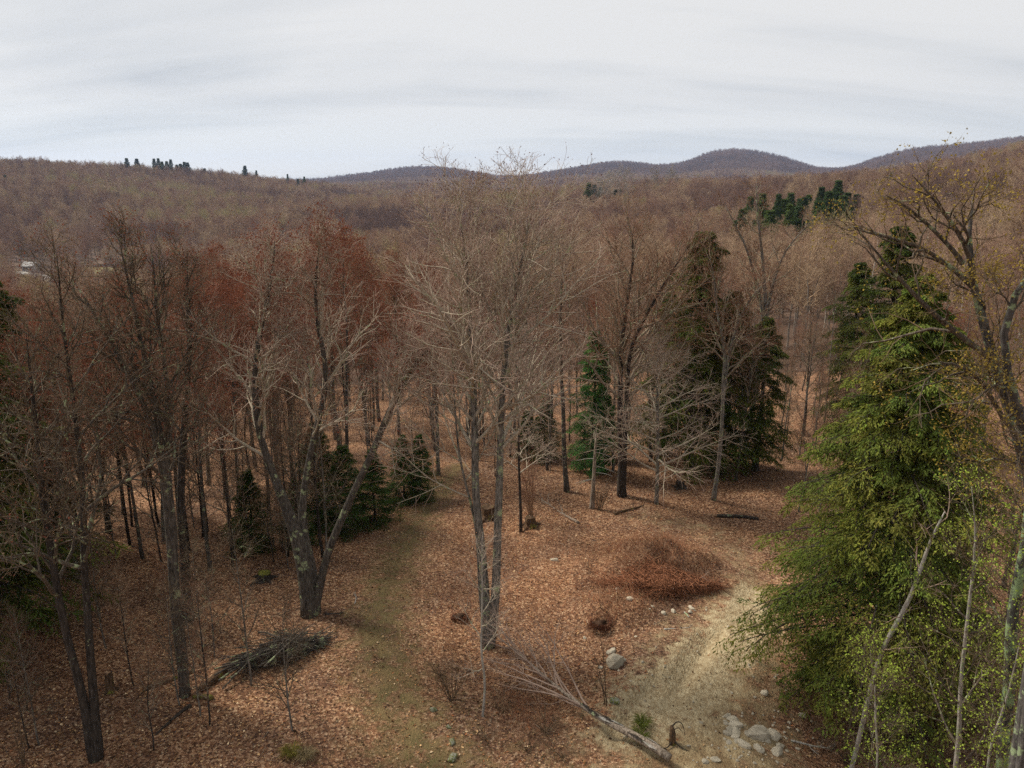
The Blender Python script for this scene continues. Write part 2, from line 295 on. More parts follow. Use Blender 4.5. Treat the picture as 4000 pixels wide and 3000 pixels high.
def ground_mat():
    m, t, b, out = mat('forest_ground'); k = t.links.new
    geo = N(t, 'ShaderNodeNewGeometry')
    a = N(t, 'ShaderNodeAttribute', attribute_name='zone'); sp_ = N(t, 'ShaderNodeSeparateColor'); k(a.outputs['Color'], sp_.inputs[0])   # dirt, path, red brush
    # fallen leaves: cells of leaf size with their own colour
    vo = N(t, 'ShaderNodeTexVoronoi', Scale=13.0, Randomness=1.0); k(geo.outputs['Position'], vo.inputs['Vector'])
    sc_ = N(t, 'ShaderNodeSeparateColor'); k(vo.outputs['Color'], sc_.inputs[0])
    leaf = ramp(t, [(0.0, (0.075, 0.04, 0.026)), (0.35, (0.16, 0.08, 0.043)), (0.6, (0.25, 0.13, 0.07)), (0.85, (0.35, 0.21, 0.12)), (1.0, (0.50, 0.34, 0.21))]); k(sc_.outputs[0], leaf.inputs[0])
    nb = N(t, 'ShaderNodeTexNoise', Scale=0.22, Detail=6.0, Roughness=0.6); k(geo.outputs['Position'], nb.inputs['Vector'])
    rb = ramp(t, [(0.38, (0.62, 0.62, 0.66)), (0.62, (1.15, 1.1, 1.05))]); k(nb.outputs[0], rb.inputs[0])
    c = mixc(t, 1.0, leaf.outputs[0], rb.outputs[0], 'MULTIPLY')
    nm = N(t, 'ShaderNodeTexNoise', Scale=1.6, Detail=8.0, Roughness=0.72); k(geo.outputs['Position'], nm.inputs['Vector'])
    def masked(sock, lo, hi):
        ad = N(t, 'ShaderNodeMath', operation='MULTIPLY_ADD'); k(nm.outputs[0], ad.inputs[0]); ad.inputs[1].default_value = 2.0; k(sock, ad.inputs[2])
        sb = N(t, 'ShaderNodeMapRange'); sb.inputs[1].default_value = 1.0 + lo; sb.inputs[2].default_value = 1.0 + hi; k(ad.outputs[0], sb.inputs[0]); return sb.outputs[0]
    c = mixc(t, masked(sp_.outputs[2], 0.5, 1.1), c, mixc(t, 0.5, c, (0.13, 0.062, 0.032)))
    # worn path: olive grass thatch and brown earth
    ng = N(t, 'ShaderNodeTexNoise', Scale=0.8, Detail=9.0, Roughness=0.75); k(geo.outputs['Position'], ng.inputs['Vector'])
    gr = ramp(t, [(0.35, (0.10, 0.062, 0.033)), (0.5, (0.12, 0.095, 0.04)), (0.6, (0.19, 0.13, 0.06)), (0.72, (0.10, 0.105, 0.035))]); k(ng.outputs[0], gr.inputs[0])
    c = mixc(t, masked(sp_.outputs[1], 0.55, 1.05), c, gr.outputs[0])
    # bare sandy earth of the track
    mpd = N(t, 'ShaderNodeMapping'); mpd.inputs['Rotation'].default_value = (0, 0, R(22)); mpd.inputs['Scale'].default_value = (1.25, .8, 1); k(geo.outputs['Position'], mpd.inputs[0])
    nd = N(t, 'ShaderNodeTexNoise', Scale=0.9, Detail=11.0, Roughness=0.8); k(mpd.outputs[0], nd.inputs['Vector'])
    dr = ramp(t, [(0.34, (0.10, 0.064, 0.034)), (0.46, (0.19, 0.13, 0.068)), (0.56, (0.30, 0.225, 0.125)), (0.68, (0.42, 0.345, 0.21))]); k(nd.outputs[0], dr.inputs[0])
    c = mixc(t, masked(sp_.outputs[0], 0.42, 0.86), c, dr.outputs[0])
    ba = N(t, 'ShaderNodeAttribute', attribute_name='bare'); nf = N(t, 'ShaderNodeTexNoise', Scale=5.0, Detail=9.0, Roughness=0.75); k(mpd.outputs[0], nf.inputs['Vector'])
    cr_ = ramp(t, [(0.32, (0.15, 0.10, 0.055)), (0.45, (0.28, 0.21, 0.118)), (0.60, (0.42, 0.345, 0.215))]); k(nf.outputs[0], cr_.inputs[0])
    c = mixc(t, masked(ba.outputs['Fac'], 0.36, 0.66), c, cr_.outputs[0])
    k(c, b.inputs['Base Color'])
    bp = N(t, 'ShaderNodeBump', Strength=0.8, Distance=0.05); k(vo.outputs['Distance'], bp.inputs['Height'])
    bp2 = N(t, 'ShaderNodeBump', Strength=0.6, Distance=0.12); k(nd.outputs[0], bp2.inputs['Height']); k(bp.outputs[0], bp2.inputs['Normal']); k(bp2.outputs[0], b.inputs['Normal'])
    return m
M['ground'] = ground_mat()
def flat_mat(name, a, b2, sc=0.3):
    m, t, b, out = mat(name); k = t.links.new; geo = N(t, 'ShaderNodeNewGeometry')
    n = N(t, 'ShaderNodeTexNoise', Scale=sc, Detail=7.0, Roughness=0.65); k(geo.outputs['Position'], n.inputs['Vector'])
    r = ramp(t, [(0.35, a), (0.65, b2)]); k(n.outputs[0], r.inputs[0]); k(r.outputs[0], b.inputs['Base Color']); return m
M['hill'] = flat_mat('hill_floor', (0.07, 0.042, 0.03), (0.13, 0.085, 0.058), 0.05)

# ------------------------------------------------------------------ ground zones (footprints on the ground)
def foot(pts): return np.array([at(*p)[:2] for p in pts])
PATH = foot([(1740, 3060), (1600, 2850), (1515, 2650), (1480, 2450), (1510, 2280), (1580, 2120), (1660, 1980), (1740, 1880), (1790, 1810)])
BARE = foot([(2440, 2860), (2540, 2770), (2640, 2700), (2730, 2610), (2860, 2470), (2910, 2380), (2930, 2310)]); BARE_W = [1.0, 1.6, 1.9, 1.5, 1.4, 1.1, .6]
PATH_W = [2.9, 2.7, 2.3, 2.1, 2.0, 1.9, 1.7, 1.4, 1.0]
TRACK = foot([(2690, 3060), (2720, 2850), (2775, 2680), (2870, 2500), (2925, 2370), (2945, 2290)])
FAINT = foot([(2945, 2330), (2900, 2230), (2840, 2130), (2740, 2060), (2560, 2030)])
TRACK_W = [4.3, 3.9, 3.2, 2.7, 2.0, .9]
PAD = foot([(2800, 3060), (2880, 2850)]); PAD_W = [3.9, 2.6]
MOUND = at(2540, 2235); BANK = at(2400, 2395)
def strip(x, y, line, wd):
    """1 on the middle line, 0.5 at the half width, 0 beyond"""
    best = np.zeros_like(x); wd = np.asarray(wd, float)
    for i in range(len(line) - 1):
        a, b = line[i], line[i + 1]; ab = b - a; t = np.clip(((x - a[0]) * ab[0] + (y - a[1]) * ab[1]) / (ab @ ab), 0, 1)
        d = np.hypot(x - a[0] - t * ab[0], y - a[1] - t * ab[1]); ww = wd[i] * (1 - t) + wd[i + 1] * t
        best = np.maximum(best, np.clip(1 - d / (2 * ww), 0, 1))
    return best
def zones(x, y):
    d = np.maximum(np.maximum(strip(x, y, TRACK, TRACK_W), strip(x, y, PAD, PAD_W)), 0.56 * strip(x, y, FAINT, [2.2] * 5)); p = strip(x, y, PATH, PATH_W)
    rr = np.hypot((x - MOUND[0]) / 4.6, (y - MOUND[1]) / 4.2); red = np.clip(1.3 - rr, 0, 1)
    red = np.maximum(red, .9 * np.clip(1.35 - np.hypot((x - BANK[0]) / 2.3, (y - BANK[1]) / 1.7), 0, 1))
    A = at(1720, 2600); rr2 = np.hypot((x - A[0]) / 1.4, (y - A[1]) / 5.0); B = at(2050, 2800); rr3 = np.hypot((x - B[0]) / 3.2, (y - B[1]) / 3)
    red = np.maximum(red, .75 * np.maximum(np.clip(1.2 - rr2, 0, 1), np.clip(1.2 - rr3, 0, 1)))
    C = at(2000, 2250); red = np.maximum(red, 0.45 * np.clip(1.4 - np.hypot((x - C[0]) / 9, (y - C[1]) / 9), 0, 1))
    return d, p, red
_gbase = ground
at_hollow = at(3330, 2900)
RUTS = [foot([(2530, 2800), (2600, 2690), (2680, 2580), (2760, 2470)]), foot([(2610, 2760), (2680, 2650), (2740, 2560), (2800, 2470)]), foot([(2400, 2860), (2490, 2740), (2560, 2660)])]
def ground(x, y, detail=True):        # mound of brush earth, sunken wheel ruts and a drop beyond the track on top of the base terrain
    x = np.asarray(x, float); y = np.asarray(y, float); z = _gbase(x, y, detail)
    q = np.hypot((x - MOUND[0] - .25 * (y - MOUND[1])) / 3.5, (y - MOUND[1]) / 1.7); q2 = np.hypot((x - MOUND[0] - 1.6) / 1.3, (y - MOUND[1] + .4) / 1.0); z = z + .9 * np.exp(-q2 * q2) * (1 + .5 * VN2(x * 1.3, y * 1.3)) + (1.55 + .7 * VN(x / .9, y / .9)) * np.exp(-q * q)
    q3 = np.hypot((x - BANK[0]) / 1.9, (y - BANK[1]) / 1.3); z = z + .75 * np.exp(-q3 ** 4) * (1 + .4 * VN2(x * 1.5, y * 1.5))
    p = strip(x, y, PATH, PATH_W); z = z - 0.10 * np.clip((p - 0.45) * 2, 0, 1)
    d = strip(x, y, TRACK, TRACK_W); z = z - 0.12 * np.clip((d - 0.5) * 3, 0, 1) + 0.08 * np.exp(-((d - 0.78) / 0.05) ** 2)
    for l_ in RUTS: z = z - 0.26 * np.clip(strip(x, y, l_, [.22] * len(l_)) * 1.7, 0, 1)
    dx_ = at_hollow; z = z - 1.3 * np.exp(-((x - dx_[0]) / 2.4) ** 2 - ((y - dx_[1]) / 3.2) ** 2)
    return z
rad = [0.6]
while rad[-1] < 9000:
    r = rad[-1]; rad.append(r + (1.6 if r < 14 else max(0.24, r * 0.0085) if r < 110 else r * 0.02))
rad = np.array(rad)
ang = np.radians(np.concatenate([np.arange(-180, -46, 6.0), np.arange(-46, 46, 0.5), np.arange(46, 180.1, 6.0)]))
def terrain(name, r, ang, material, drop=None):
    A, RR = np.meshgrid(ang, r); X = RR * np.sin(A); Y = RR * np.cos(A); Z = ground(X, Y)
    d, p, red = zones(X, Y); far = RR > 110
    c = np.stack([np.where(far, 0, d), np.where(far, 0, p), np.where(far, 0, red)], -1).reshape(-1, 3)
    nr, na = X.shape; i = np.arange(nr - 1)[:, None] * na; j = np.arange(na - 1)[None, :]
    q = np.stack([i + j, i + j + 1, i + na + j + 1, i + na + j], -1).reshape(-1, 4)[:, ::-1]
    V = np.stack([X, Y, Z], -1).reshape(-1, 3)
    cell = c[q].mean(1)
    return V, q, c, cell
k110 = int(np.searchsorted(rad, 110))
angf = np.radians(np.concatenate([np.arange(-180, -46, 6.0), np.arange(-46, 46, 0.36), np.arange(46, 180.1, 6.0)]))
V, q, c, cell = terrain('ground', rad[:k110 + 1], angf, None)
isd = cell[:, 0] > 0.5; isp = (cell[:, 1] > 0.5) & ~isd
def sub(mask, name):
    qq = q[mask]; u, inv = np.unique(qq, return_inverse=True); m = MB(); m.add(V[u], inv.reshape(-1, 4), c=c[u]); o = m.obj(name, M['ground'], color=True)
    a = o.data.attributes['tint']; a.name = 'zone'; ba = o.data.attributes.new('bare', 'FLOAT', 'POINT'); ba.data.foreach_set('value', strip(V[u][:, 0], V[u][:, 1], BARE, BARE_W).astype(np.float32)); o['kind'] = 'structure'; return o
sub(~isd & ~isp, 'forest_floor'); sub(isd, 'dirt_track'); sub(isp, 'path')
V, q, c, cell = terrain('hills', rad[k110:], angf, None)
m = MB(); m.add(V, q); o = m.obj('hills', M['hill']); o['kind'] = 'structure'

# ------------------------------------------------------------------ air
def haze():
    m = bpy.data.materials.new('haze_air'); m.use_nodes = True; t = m.node_tree; t.nodes.clear(); out = t.nodes.new('ShaderNodeOutputMaterial')
    v = N(t, 'ShaderNodeVolumePrincipled'); v.inputs['Color'].default_value = (0.50, 0.66, 1.0, 1); v.inputs['Density'].default_value = 0.00005; v.inputs['Anisotropy'].default_value = 0.2
    t.links.new(v.outputs[0], out.inputs['Volume'])
    h = 9600; z0, z1 = -60, 360; m_ = MB(); m_.add([(-h, -h, z0), (h, -h, z0), (h, h, z0), (-h, h, z0), (-h, -h, z1), (h, -h, z1), (h, h, z1), (-h, h, z1)], [(0, 3, 2, 1), (4, 5, 6, 7), (0, 1, 5, 4), (1, 2, 6, 5), (2, 3, 7, 6), (3, 0, 4, 7)])
    tag(m_.obj('haze', m, smooth=False), 'thin bluish haze over the hills', 'haze', kind='stuff')
haze()
# ------------------------------------------------------------------ tree growth
def resample(pts, radii, k, rng, wob=0.0):
    pts = np.asarray(pts, float); radii = np.asarray(radii, float)
    s = np.concatenate([[0], np.cumsum(np.linalg.norm(np.diff(pts, axis=0), axis=1))]); u = np.linspace(0, s[-1], k)
    P = np.stack([np.interp(u, s, pts[:, i]) for i in range(3)], 1)
    for _ in range(2): P[1:-1] = (P[:-2] + 2 * P[1:-1] + P[2:]) / 4
    if wob:
        nz = rng.normal(0, 1, (k, 3)); nz[:, 2] *= 0.3
        for _ in range(2): nz[1:-1] = (nz[:-2] + nz[1:-1] + nz[2:]) / 3
        nz[0] = 0; P = P + nz * wob
    return P[None], np.interp(u, s, radii)[None]
def sprout(rng, P, Rr, n, t0, t1, ang, angv, Lf, k, up, wig, rk, tip, out=0.0):
    """n side shoots on each of the B parents, all at once"""
    B, kp, _ = P.shape; plen = np.linalg.norm(np.diff(P, axis=1), axis=2).sum(1)
    t = t0 + (t1 - t0) * ((np.arange(n)[None] + rng.random((B, n))) / n)
    fi = t * (kp - 1); i0 = np.minimum(fi.astype(int), kp - 2); f = (fi - i0)[..., None]; b = np.arange(B)[:, None]
    pos = P[b, i0] * (1 - f) + P[b, i0 + 1] * f; tan = vnorm(P[b, i0 + 1] - P[b, i0]); rr = Rr[b, i0] * (1 - f[..., 0]) + Rr[b, i0 + 1] * f[..., 0]
    ref = np.where(np.abs(tan[..., 2:3]) > 0.8, np.array([1., 0, 0]), np.array([0, 0, 1.])); U = vnorm(np.cross(tan, ref)); Vv = np.cross(tan, U)
    az = rng.random((B, 1)) * 6.283 + np.arange(n)[None] * 2.39996 + rng.normal(0, 0.35, (B, n))
    a = ang(t) if callable(ang) else ang; a = a + rng.normal(0, angv, (B, n))
    d = vnorm(tan * np.cos(a)[..., None] + (U * np.cos(az)[..., None] + Vv * np.sin(az)[..., None]) * np.sin(a)[..., None])
    Ln = Lf(t, plen[:, None]) * rng.uniform(0.65, 1.25, (B, n))
    d = d.reshape(-1, 3); pos = pos.reshape(-1, 3); Ln = Ln.reshape(-1); r0 = np.minimum(rr.reshape(-1) * 0.72, Ln * rk + tip)
    Q = np.empty((len(d), k, 3)); Q[:, 0] = pos; st = (Ln / (k - 1))[:, None]
    for i in range(1, k):
        d = vnorm(d + np.array([0, 0, up if np.isscalar(up) else up[min(i - 1, len(up) - 1)]]) + rng.normal(0, wig, d.shape)); Q[:, i] = Q[:, i - 1] + d * st
    taper = np.linspace(1, 0, k)[None] ** 0.9
    return Q, tip * 0.6 + (r0[:, None] - tip * 0.6) * taper
def make_bare(rng, stems, n=(18, 9, 8, 6), crown_t=(0.4, 0.98), L1=lambda t, p: 4.0 + 0 * t, ang1=0.8, up=(0.08, 0.04, 0.03), wig=(0.11, 0.14, 0.16),
              ratio=(0.5, 0.5, 0.5), tip=0.004, sides=(10, 6, 4, 3), tmix=None, limbs=None):
    """stems: list of (P, R) arrays. Returns (trunk MB, crown MB, bud tips, bud directions)."""
    tr, cr = MB(), MB()
    for (P, Rr, t0, wgt) in stems:
        tr.tube(P, Rr, sides[0], cap=True)
        n1 = max(2, int(round(n[0] * wgt)))
        A, Ar = sprout(rng, P, Rr, n1, t0, crown_t[1], ang1, 0.16, L1, 9, up[0], wig[0], 0.0145, tip * 2)
        if limbs is not None:
            for (lp, lr) in limbs: 
                a_, r_ = resample(lp, lr, 9, rng, 0.05); A = np.concatenate([A, a_]); Ar = np.concatenate([Ar, r_])
            limbs = None
        tr.tube(A, Ar, sides[1], mi=1)
        B_, Br = sprout(rng, A, Ar, n[1], 0.22, 0.98, 0.75, 0.2, lambda t, p: ratio[0] * p * (1.15 - 0.75 * t) + 0.25, 6, up[1], wig[1], 0.014, tip * 1.8)
        T_, Tr = sprout(rng, P, Rr, max(2, int(n1 * 0.5)), max(t0, 0.75), 0.99, 0.6, 0.2, lambda t, p: 1.3 + 0 * t, 6, 0.12, wig[1], 0.014, tip * 1.4)
        B_ = np.concatenate([B_, T_]); Br = np.concatenate([Br, Tr]); cr.tube(B_, Br, sides[2], mi=1)
        C_, Cr = sprout(rng, B_, Br, n[2], 0.15, 0.98, 0.7, 0.22, lambda t, p: ratio[1] * p * (1.1 - 0.6 * t) + 0.15, 4, up[2], wig[2], 0.011, tip * 1.2)
        cr.tube(C_, Cr, sides[3])
        if n[3]:
            D_, Dr = sprout(rng, C_, Cr, n[3], 0.2, 1.0, 0.6, 0.25, lambda t, p: ratio[2] * p * (1.1 - 0.5 * t) + 0.10, 2, 0.04, 0.12, 0.006, tip * 0.6)
            cr.spikes(D_[:, 0], D_[:, 1], Dr[:, 0])
            tips.append(D_[:, 1]); tdir.append(D_[:, 1] - D_[:, 0])
        else:
            tips.append(C_[:, -1]); tdir.append(C_[:, -1] - C_[:, -2])
    return tr, cr
tips, tdir = [], []
def buds(rng, share, size, per=2, spread=0.12, wd=0.6):
    P = np.concatenate(tips); d = np.concatenate(tdir); k = rng.random(len(P)) < share; P = np.repeat(P[k], per, 0); d = np.repeat(d[k], per, 0)
    P = P - d * rng.random((len(P), 1)) * 0.5 + rng.normal(0, spread, P.shape) * 0.4
    dd = vnorm(vnorm(d) + rng.normal(0, 0.6, d.shape)); s = size * rng.uniform(0.6, 1.4, len(P))
    m = MB(); m.leaves(P, dd, rng.normal(0, 1, P.shape), s, s * wd); return m
def plant_tree(name, label, cat, base, tr, cr, bark_m, twig_m, bud=None, bud_m=None, group=None, bud_name='buds', crown='crown'):
    """meshes are given about the base of the tree"""
    t = thing(name, label, cat, base, 0, group)
    lm = M['limb_dark' if twig_m is M['twig_dark'] else 'limb_mid' if twig_m is M['twig_forest'] else 'limb']; kids = [tr.obj('trunk', [bark_m, lm], t), cr.obj(crown, [twig_m, lm], t)]
    if bud is not None: kids.append(tag(bud.obj(bud_name, bud_m, t, smooth=False), kind='stuff'))
    KIDS[t.name] = kids; return t
def px_stem(base, pts, radii, rng, k=22, wob=0.05, Y=None):
    """stem through the points of sight pts (pixel x, pixel y, metres nearer(-)/farther(+)), from the base on the ground"""
    P = [np.zeros(3)]
    for p in pts: P.append(onplane(p[0], p[1], base[1] + (p[2] if len(p) > 2 else 0)) - base)
    P[0][2] = -0.3
    return resample(P, radii, k, rng, wob)
def flare(Rr, a=0.5):
    k = Rr.shape[1]; s = np.linspace(0, 1, k); return Rr * (1 + a * np.exp(-s * k * 0.55))[None]

HERO = {}
RS = dict(thick=.7, leftb=.66, leftbehind=.7, leftpair=.68, centre=.68, slim=.62, mid1=.58, mid2=.52, beech=.58, ytree=.52, birch1=.58, birch2=.6, birch3=.9, birch4=.75, greyfront=.8, oak=.62)
def hero(key, name, label, cat, base_px, stems, bark_m, twig_m, seed, bud=None, group=None, fl=0.4, **kw):
    """stems: list of (pixel points, radii, crown start, weight)"""
    global tips, tdir
    tips, tdir = [], []; rng = np.random.default_rng(seed); base = at(*base_px) if len(base_px) == 2 else np.array(base_px, float)
    base[2] = float(ground(base[0], base[1]))
    S = []
    for (pts, radii, t0, wgt) in stems:
        P, Rr = px_stem(base, pts, np.array(radii) * RS.get(key, 1), rng); S.append((P, flare(Rr, fl), t0, wgt))
    limbs = kw.pop('limbs', None)
    if limbs: kw['limbs'] = [([onplane(p[0], p[1], base[1] + (p[2] if len(p) > 2 else 0)) - base for p in lp], list(np.array(lr) * .62)) for lp, lr in limbs]
    tr, cr = make_bare(rng, S, **kw)
    bm_ = buds(rng, *bud[:-1]) if bud else None
    t = plant_tree(name, label, cat, base, tr, cr, M[bark_m], M[twig_m], bm_, M[bud[-1]] if bud else None, group)
    HERO[key] = t; return t

def build_heroes():
    # centre: the pair of tall stems
    hero('centre', 'maple_tree', 'tall pale maple of two upright stems in the middle of the clearing', 'tree', (1905, 2525),
         [([(1905, 2440), (1882, 2150), (1858, 1850), (1848, 1560, .2), (1838, 1250, .4), (1815, 1000, .3), (1790, 780)], [.34, .31, .27, .24, .19, .14, .08, .02], .47, 1.0),
          ([(1928, 2440), (1938, 2150), (1950, 1850), (1962, 1560, -.2), (1985, 1250, -.3), (2040, 1000, -.2), (2085, 780)], [.32, .29, .26, .23, .18, .13, .08, .02], .47, 1.0),
          ([(1880, 2400, .1), (1862, 2050, .3), (1790, 1780, .5), (1770, 1500, .5), (1760, 1250, .4)], [.10, .10, .09, .07, .04, .015], .4, .45)],
         'bark_grey', 'twig_pale', 11, bud=(.5, .075, 1, .06, .45, 'bud_plum'), n=(26, 11, 6, 2), tip=.0065, L1=lambda t, p: 9.4 * np.clip(1.22 - t, .17, .60),
         ang1=lambda t: 1.1 - .55 * t, up=(.05, .05, .04), wig=(.09, .11, .13))
    hero('thick', 'maple_tree', 'thick grey trunk parting into three crooked lichened stems left of the path', 'tree', (1215, 2395),
         [([(1200, 2250), (1150, 2060), (1080, 1880), (1010, 1700), (985, 1500), (1010, 1300), (1060, 1080), (1080, 940)], [.55, .52, .42, .26, .22, .19, .15, .09, .02], .45, 1.0),
          ([(1225, 2250, .2), (1170, 2050, .5), (1190, 1850, .8), (1240, 1650, .8), (1290, 1480, .7), (1240, 1300, .6), (1220, 1100, .5), (1260, 900, .4)], [.50, .44, .28, .22, .2, .17, .14, .09, .02], .45, 1.0),
          ([(1262, 2250, -.2), (1285, 2130, -.3), (1350, 1990, -.4), (1440, 1800, -.4), (1520, 1620, -.4), (1600, 1440, -.3), (1650, 1380, -.2), (1740, 1300)], [.30, .27, .25, .24, .22, .19, .15, .09, .03], .62, .8)],
         'bark_maple', 'twig_pale', 12, bud=(.6, .09, 2, .1, .6, 'bud_red'), n=(20, 10, 6, 2), tip=.0065, L1=lambda t, p: 6.4 * np.clip(1.22 - t, .17, .75), ang1=lambda t: .95 - .45 * t, wig=(.17, .18, .18))
    hero('leftb', 'maple_tree', 'many limbed dark maple with lichen patches, trunk beside the rotten logs', 'tree', (722, 2715),
         [([(690, 2480), (668, 2250), (655, 2000), (632, 1780), (560, 1570, -.3), (450, 1370, -.6), (350, 1200, -.8), (290, 1100, -.9)], [.27, .25, .24, .22, .2, .15, .11, .07, .02], .5, .55),
          ([(705, 2450, .1), (680, 2200, .1), (668, 1950, .1), (640, 1740), (585, 1520, .2), (540, 1260, .3), (490, 1040, .3), (470, 930, .3)], [.26, .24, .22, .2, .18, .13, .1, .06, .015], .55, .75),
          ([(690, 2440, .1), (676, 2200, .3), (664, 1950, .5), (655, 1740, .7), (650, 1450, .9), (600, 1180, 1.1), (610, 1040, 1.2), (600, 950, 1.3)], [.22, .21, .2, .19, .16, .12, .09, .05, .015], .55, .55)],
         'bark_maple', 'twig_dark', 13, bud=(.6, .075, 1, .1, .6, 'bud_red'), n=(18, 10, 6, 2), tip=.0065, L1=lambda t, p: 6.0 * np.clip(1.22 - t, .18, .75), ang1=lambda t: .95 - .4 * t, wig=(.17, .18, .18))
    hero('leftbehind', 'hardwood_tree', 'dark straight trunk close behind the many limbed maple on the left', 'tree', (738, 2415),
         [([(722, 2200), (705, 1950), (715, 1700), (735, 1450), (745, 1200), (730, 1000)], [.30, .27, .24, .21, .17, .11, .02], .5, 1.0)],
         'bark_dark', 'twig_dark', 14, bud=(.4, .08, 1, .1, .6, 'bud_red'), n=(20, 9, 8, 4), L1=lambda t, p: 3.6 * np.clip(1.3 - t, .3, .75) * 1.2, ang1=lambda t: .9 - .4 * t)
    hero('leftpair', 'hardwood_tree', 'nearest black double trunk, forked low above the leaves at lower left', 'tree', (375, 2965),
         [([(330, 2780), (275, 2550), (222, 2300), (178, 2050), (150, 1800), (130, 1550), (100, 1300)], [.25, .22, .19, .17, .15, .12, .08, .02], .4, .9),
          ([(372, 2760, .2), (345, 2550, .3), (322, 2300, .4), (325, 2050, .5), (318, 1850, .6), (290, 1620, .7), (250, 1300, .8), (230, 1000, .8)], [.25, .21, .19, .17, .15, .13, .1, .06, .02], .4, 1.0)],
         'bark_dark', 'twig_dark', 15, n=(20, 8, 6, 3), tip=.006, L1=lambda t, p: 6.0 * np.clip(1.22 - t, .18, .75), ang1=lambda t: 1.05 - .45 * t, up=(.03, .02, .02), bud=(.25, .07, 1, .1, .6, 'bud_red'))
    hero('slim', 'hardwood_tree', 'slim speckled dark trunk beside a cut stump right of the tall pair', 'tree', (2035, 2078),
         [([(2032, 1900), (2025, 1750), (2022, 1550), (2010, 1300)], [.14, .12, .11, .09, .02], .3, 1.0)], 'bark_dark', 'twig_pale', 16, n=(22, 8, 7, 3),
         L1=lambda t, p: 2.6 * np.clip(1.3 - t, .3, .8) * 1.2, ang1=1.0, up=(.0, .0, .0))
    hero('mid1', 'hardwood_tree', 'dark straight trunk left of the broken snag at the back of the clearing', 'tree', (2215, 1920),
         [([(2205, 1750), (2195, 1550), (2190, 1350), (2190, 1150), (2200, 950)], [.28, .25, .22, .18, .12, .02], .45, 1.0)], 'bark_maple', 'twig_forest', 17, n=(18, 8, 6, 2), tip=.006,
         L1=lambda t, p: 4.2 * np.clip(1.3 - t, .3, .75) * 1.2, ang1=lambda t: 1.0 - .4 * t, bud=(.3, .08, 1, .1, .6, 'bud_plum'))
    hero('mid2', 'hardwood_tree', 'stout double trunked dark tree with long pale limbs before the dark hemlocks', 'tree', (2430, 1935),
         [([(2424, 1750), (2420, 1550), (2428, 1350), (2450, 1150), (2480, 980), (2470, 900)], [.50, .40, .33, .28, .2, .12, .03], .38, 1.0),
          ([(2440, 1750, .3), (2450, 1550, .4), (2462, 1350, .3), (2540, 1200), (2640, 1040, -.3), (2700, 940, -.3)], [.42, .33, .28, .24, .18, .11, .03], .38, 1.0)],
         'bark_dark', 'twig_forest', 18, n=(20, 9, 7, 2), tip=.006, L1=lambda t, p: 7.0 * np.clip(1.3 - t, .3, .75) * 1.1, ang1=lambda t: 1.1 - .45 * t, wig=(.11, .13, .15))
    hero('beech', 'beech_tree', 'young grey beech with wide flat layers of fine twigs in the clearing', 'tree', (2565, 1968),
         [([(2567, 1800), (2572, 1620), (2565, 1450), (2570, 1330)], [.21, .18, .15, .10, .02], .22, 1.0)], 'bark_grey', 'twig_pale', 19, n=(34, 10, 7, 2), tip=.006,
         L1=lambda t, p: 6.4 * np.clip(1.15 - t, .2, .8), ang1=lambda t: 1.32 - .35 * t, up=(.0, .0, .0), wig=(.06, .10, .15), ratio=(.42, .5, .5))
    hero('ytree', 'hardwood_tree', 'leaning grey tree forked like a Y in front of the darkest hemlock', 'tree', (2787, 1952),
         [([(2812, 1780), (2822, 1560), (2838, 1380), (2800, 1230), (2790, 1100), (2770, 1000)], [.26, .23, .2, .18, .14, .09, .02], .5, 1.0),
          ([(2815, 1780, .1), (2824, 1560, .1), (2845, 1370, .1), (2900, 1200, .1), (2960, 1120, .1), (3020, 1080)], [.24, .21, .19, .17, .13, .08, .02], .55, 1.0)],
         'bark_grey', 'twig_forest', 20, n=(16, 8, 6, 2), tip=.006, L1=lambda t, p: 4.4 * np.clip(1.3 - t, .3, .75) * 1.2, ang1=lambda t: .95 - .4 * t)
    hero('vtree', 'hardwood_tree', 'tall spreading bare tree standing before the green conifer stand on the right', 'tree', polar(2985, 62),
         [([(2985, 1350), (2990, 1150), (2975, 1000), (2960, 830), (2955, 700)], [.22, .18, .15, .11, .07, .015], .45, 1.0), ([(2988, 1350, .1), (3000, 1160, .1), (3060, 980), (3170, 860)], [.2, .16, .12, .07, .015], .55, .6), ([(2984, 1350, -.1), (2975, 1160, -.1), (2910, 950), (2830, 800)], [.2, .16, .12, .07, .015], .55, .6)],
         'bark_grey', 'twig_forest', 22, n=(16, 8, 6, 2), tip=.006, L1=lambda t, p: 4.0 * np.clip(1.3 - t, .3, .8), ang1=.8)
    b = onplane(4050, 1900, 17.0); b = np.array([b[0] + 1.2, 17.0, 0.0])
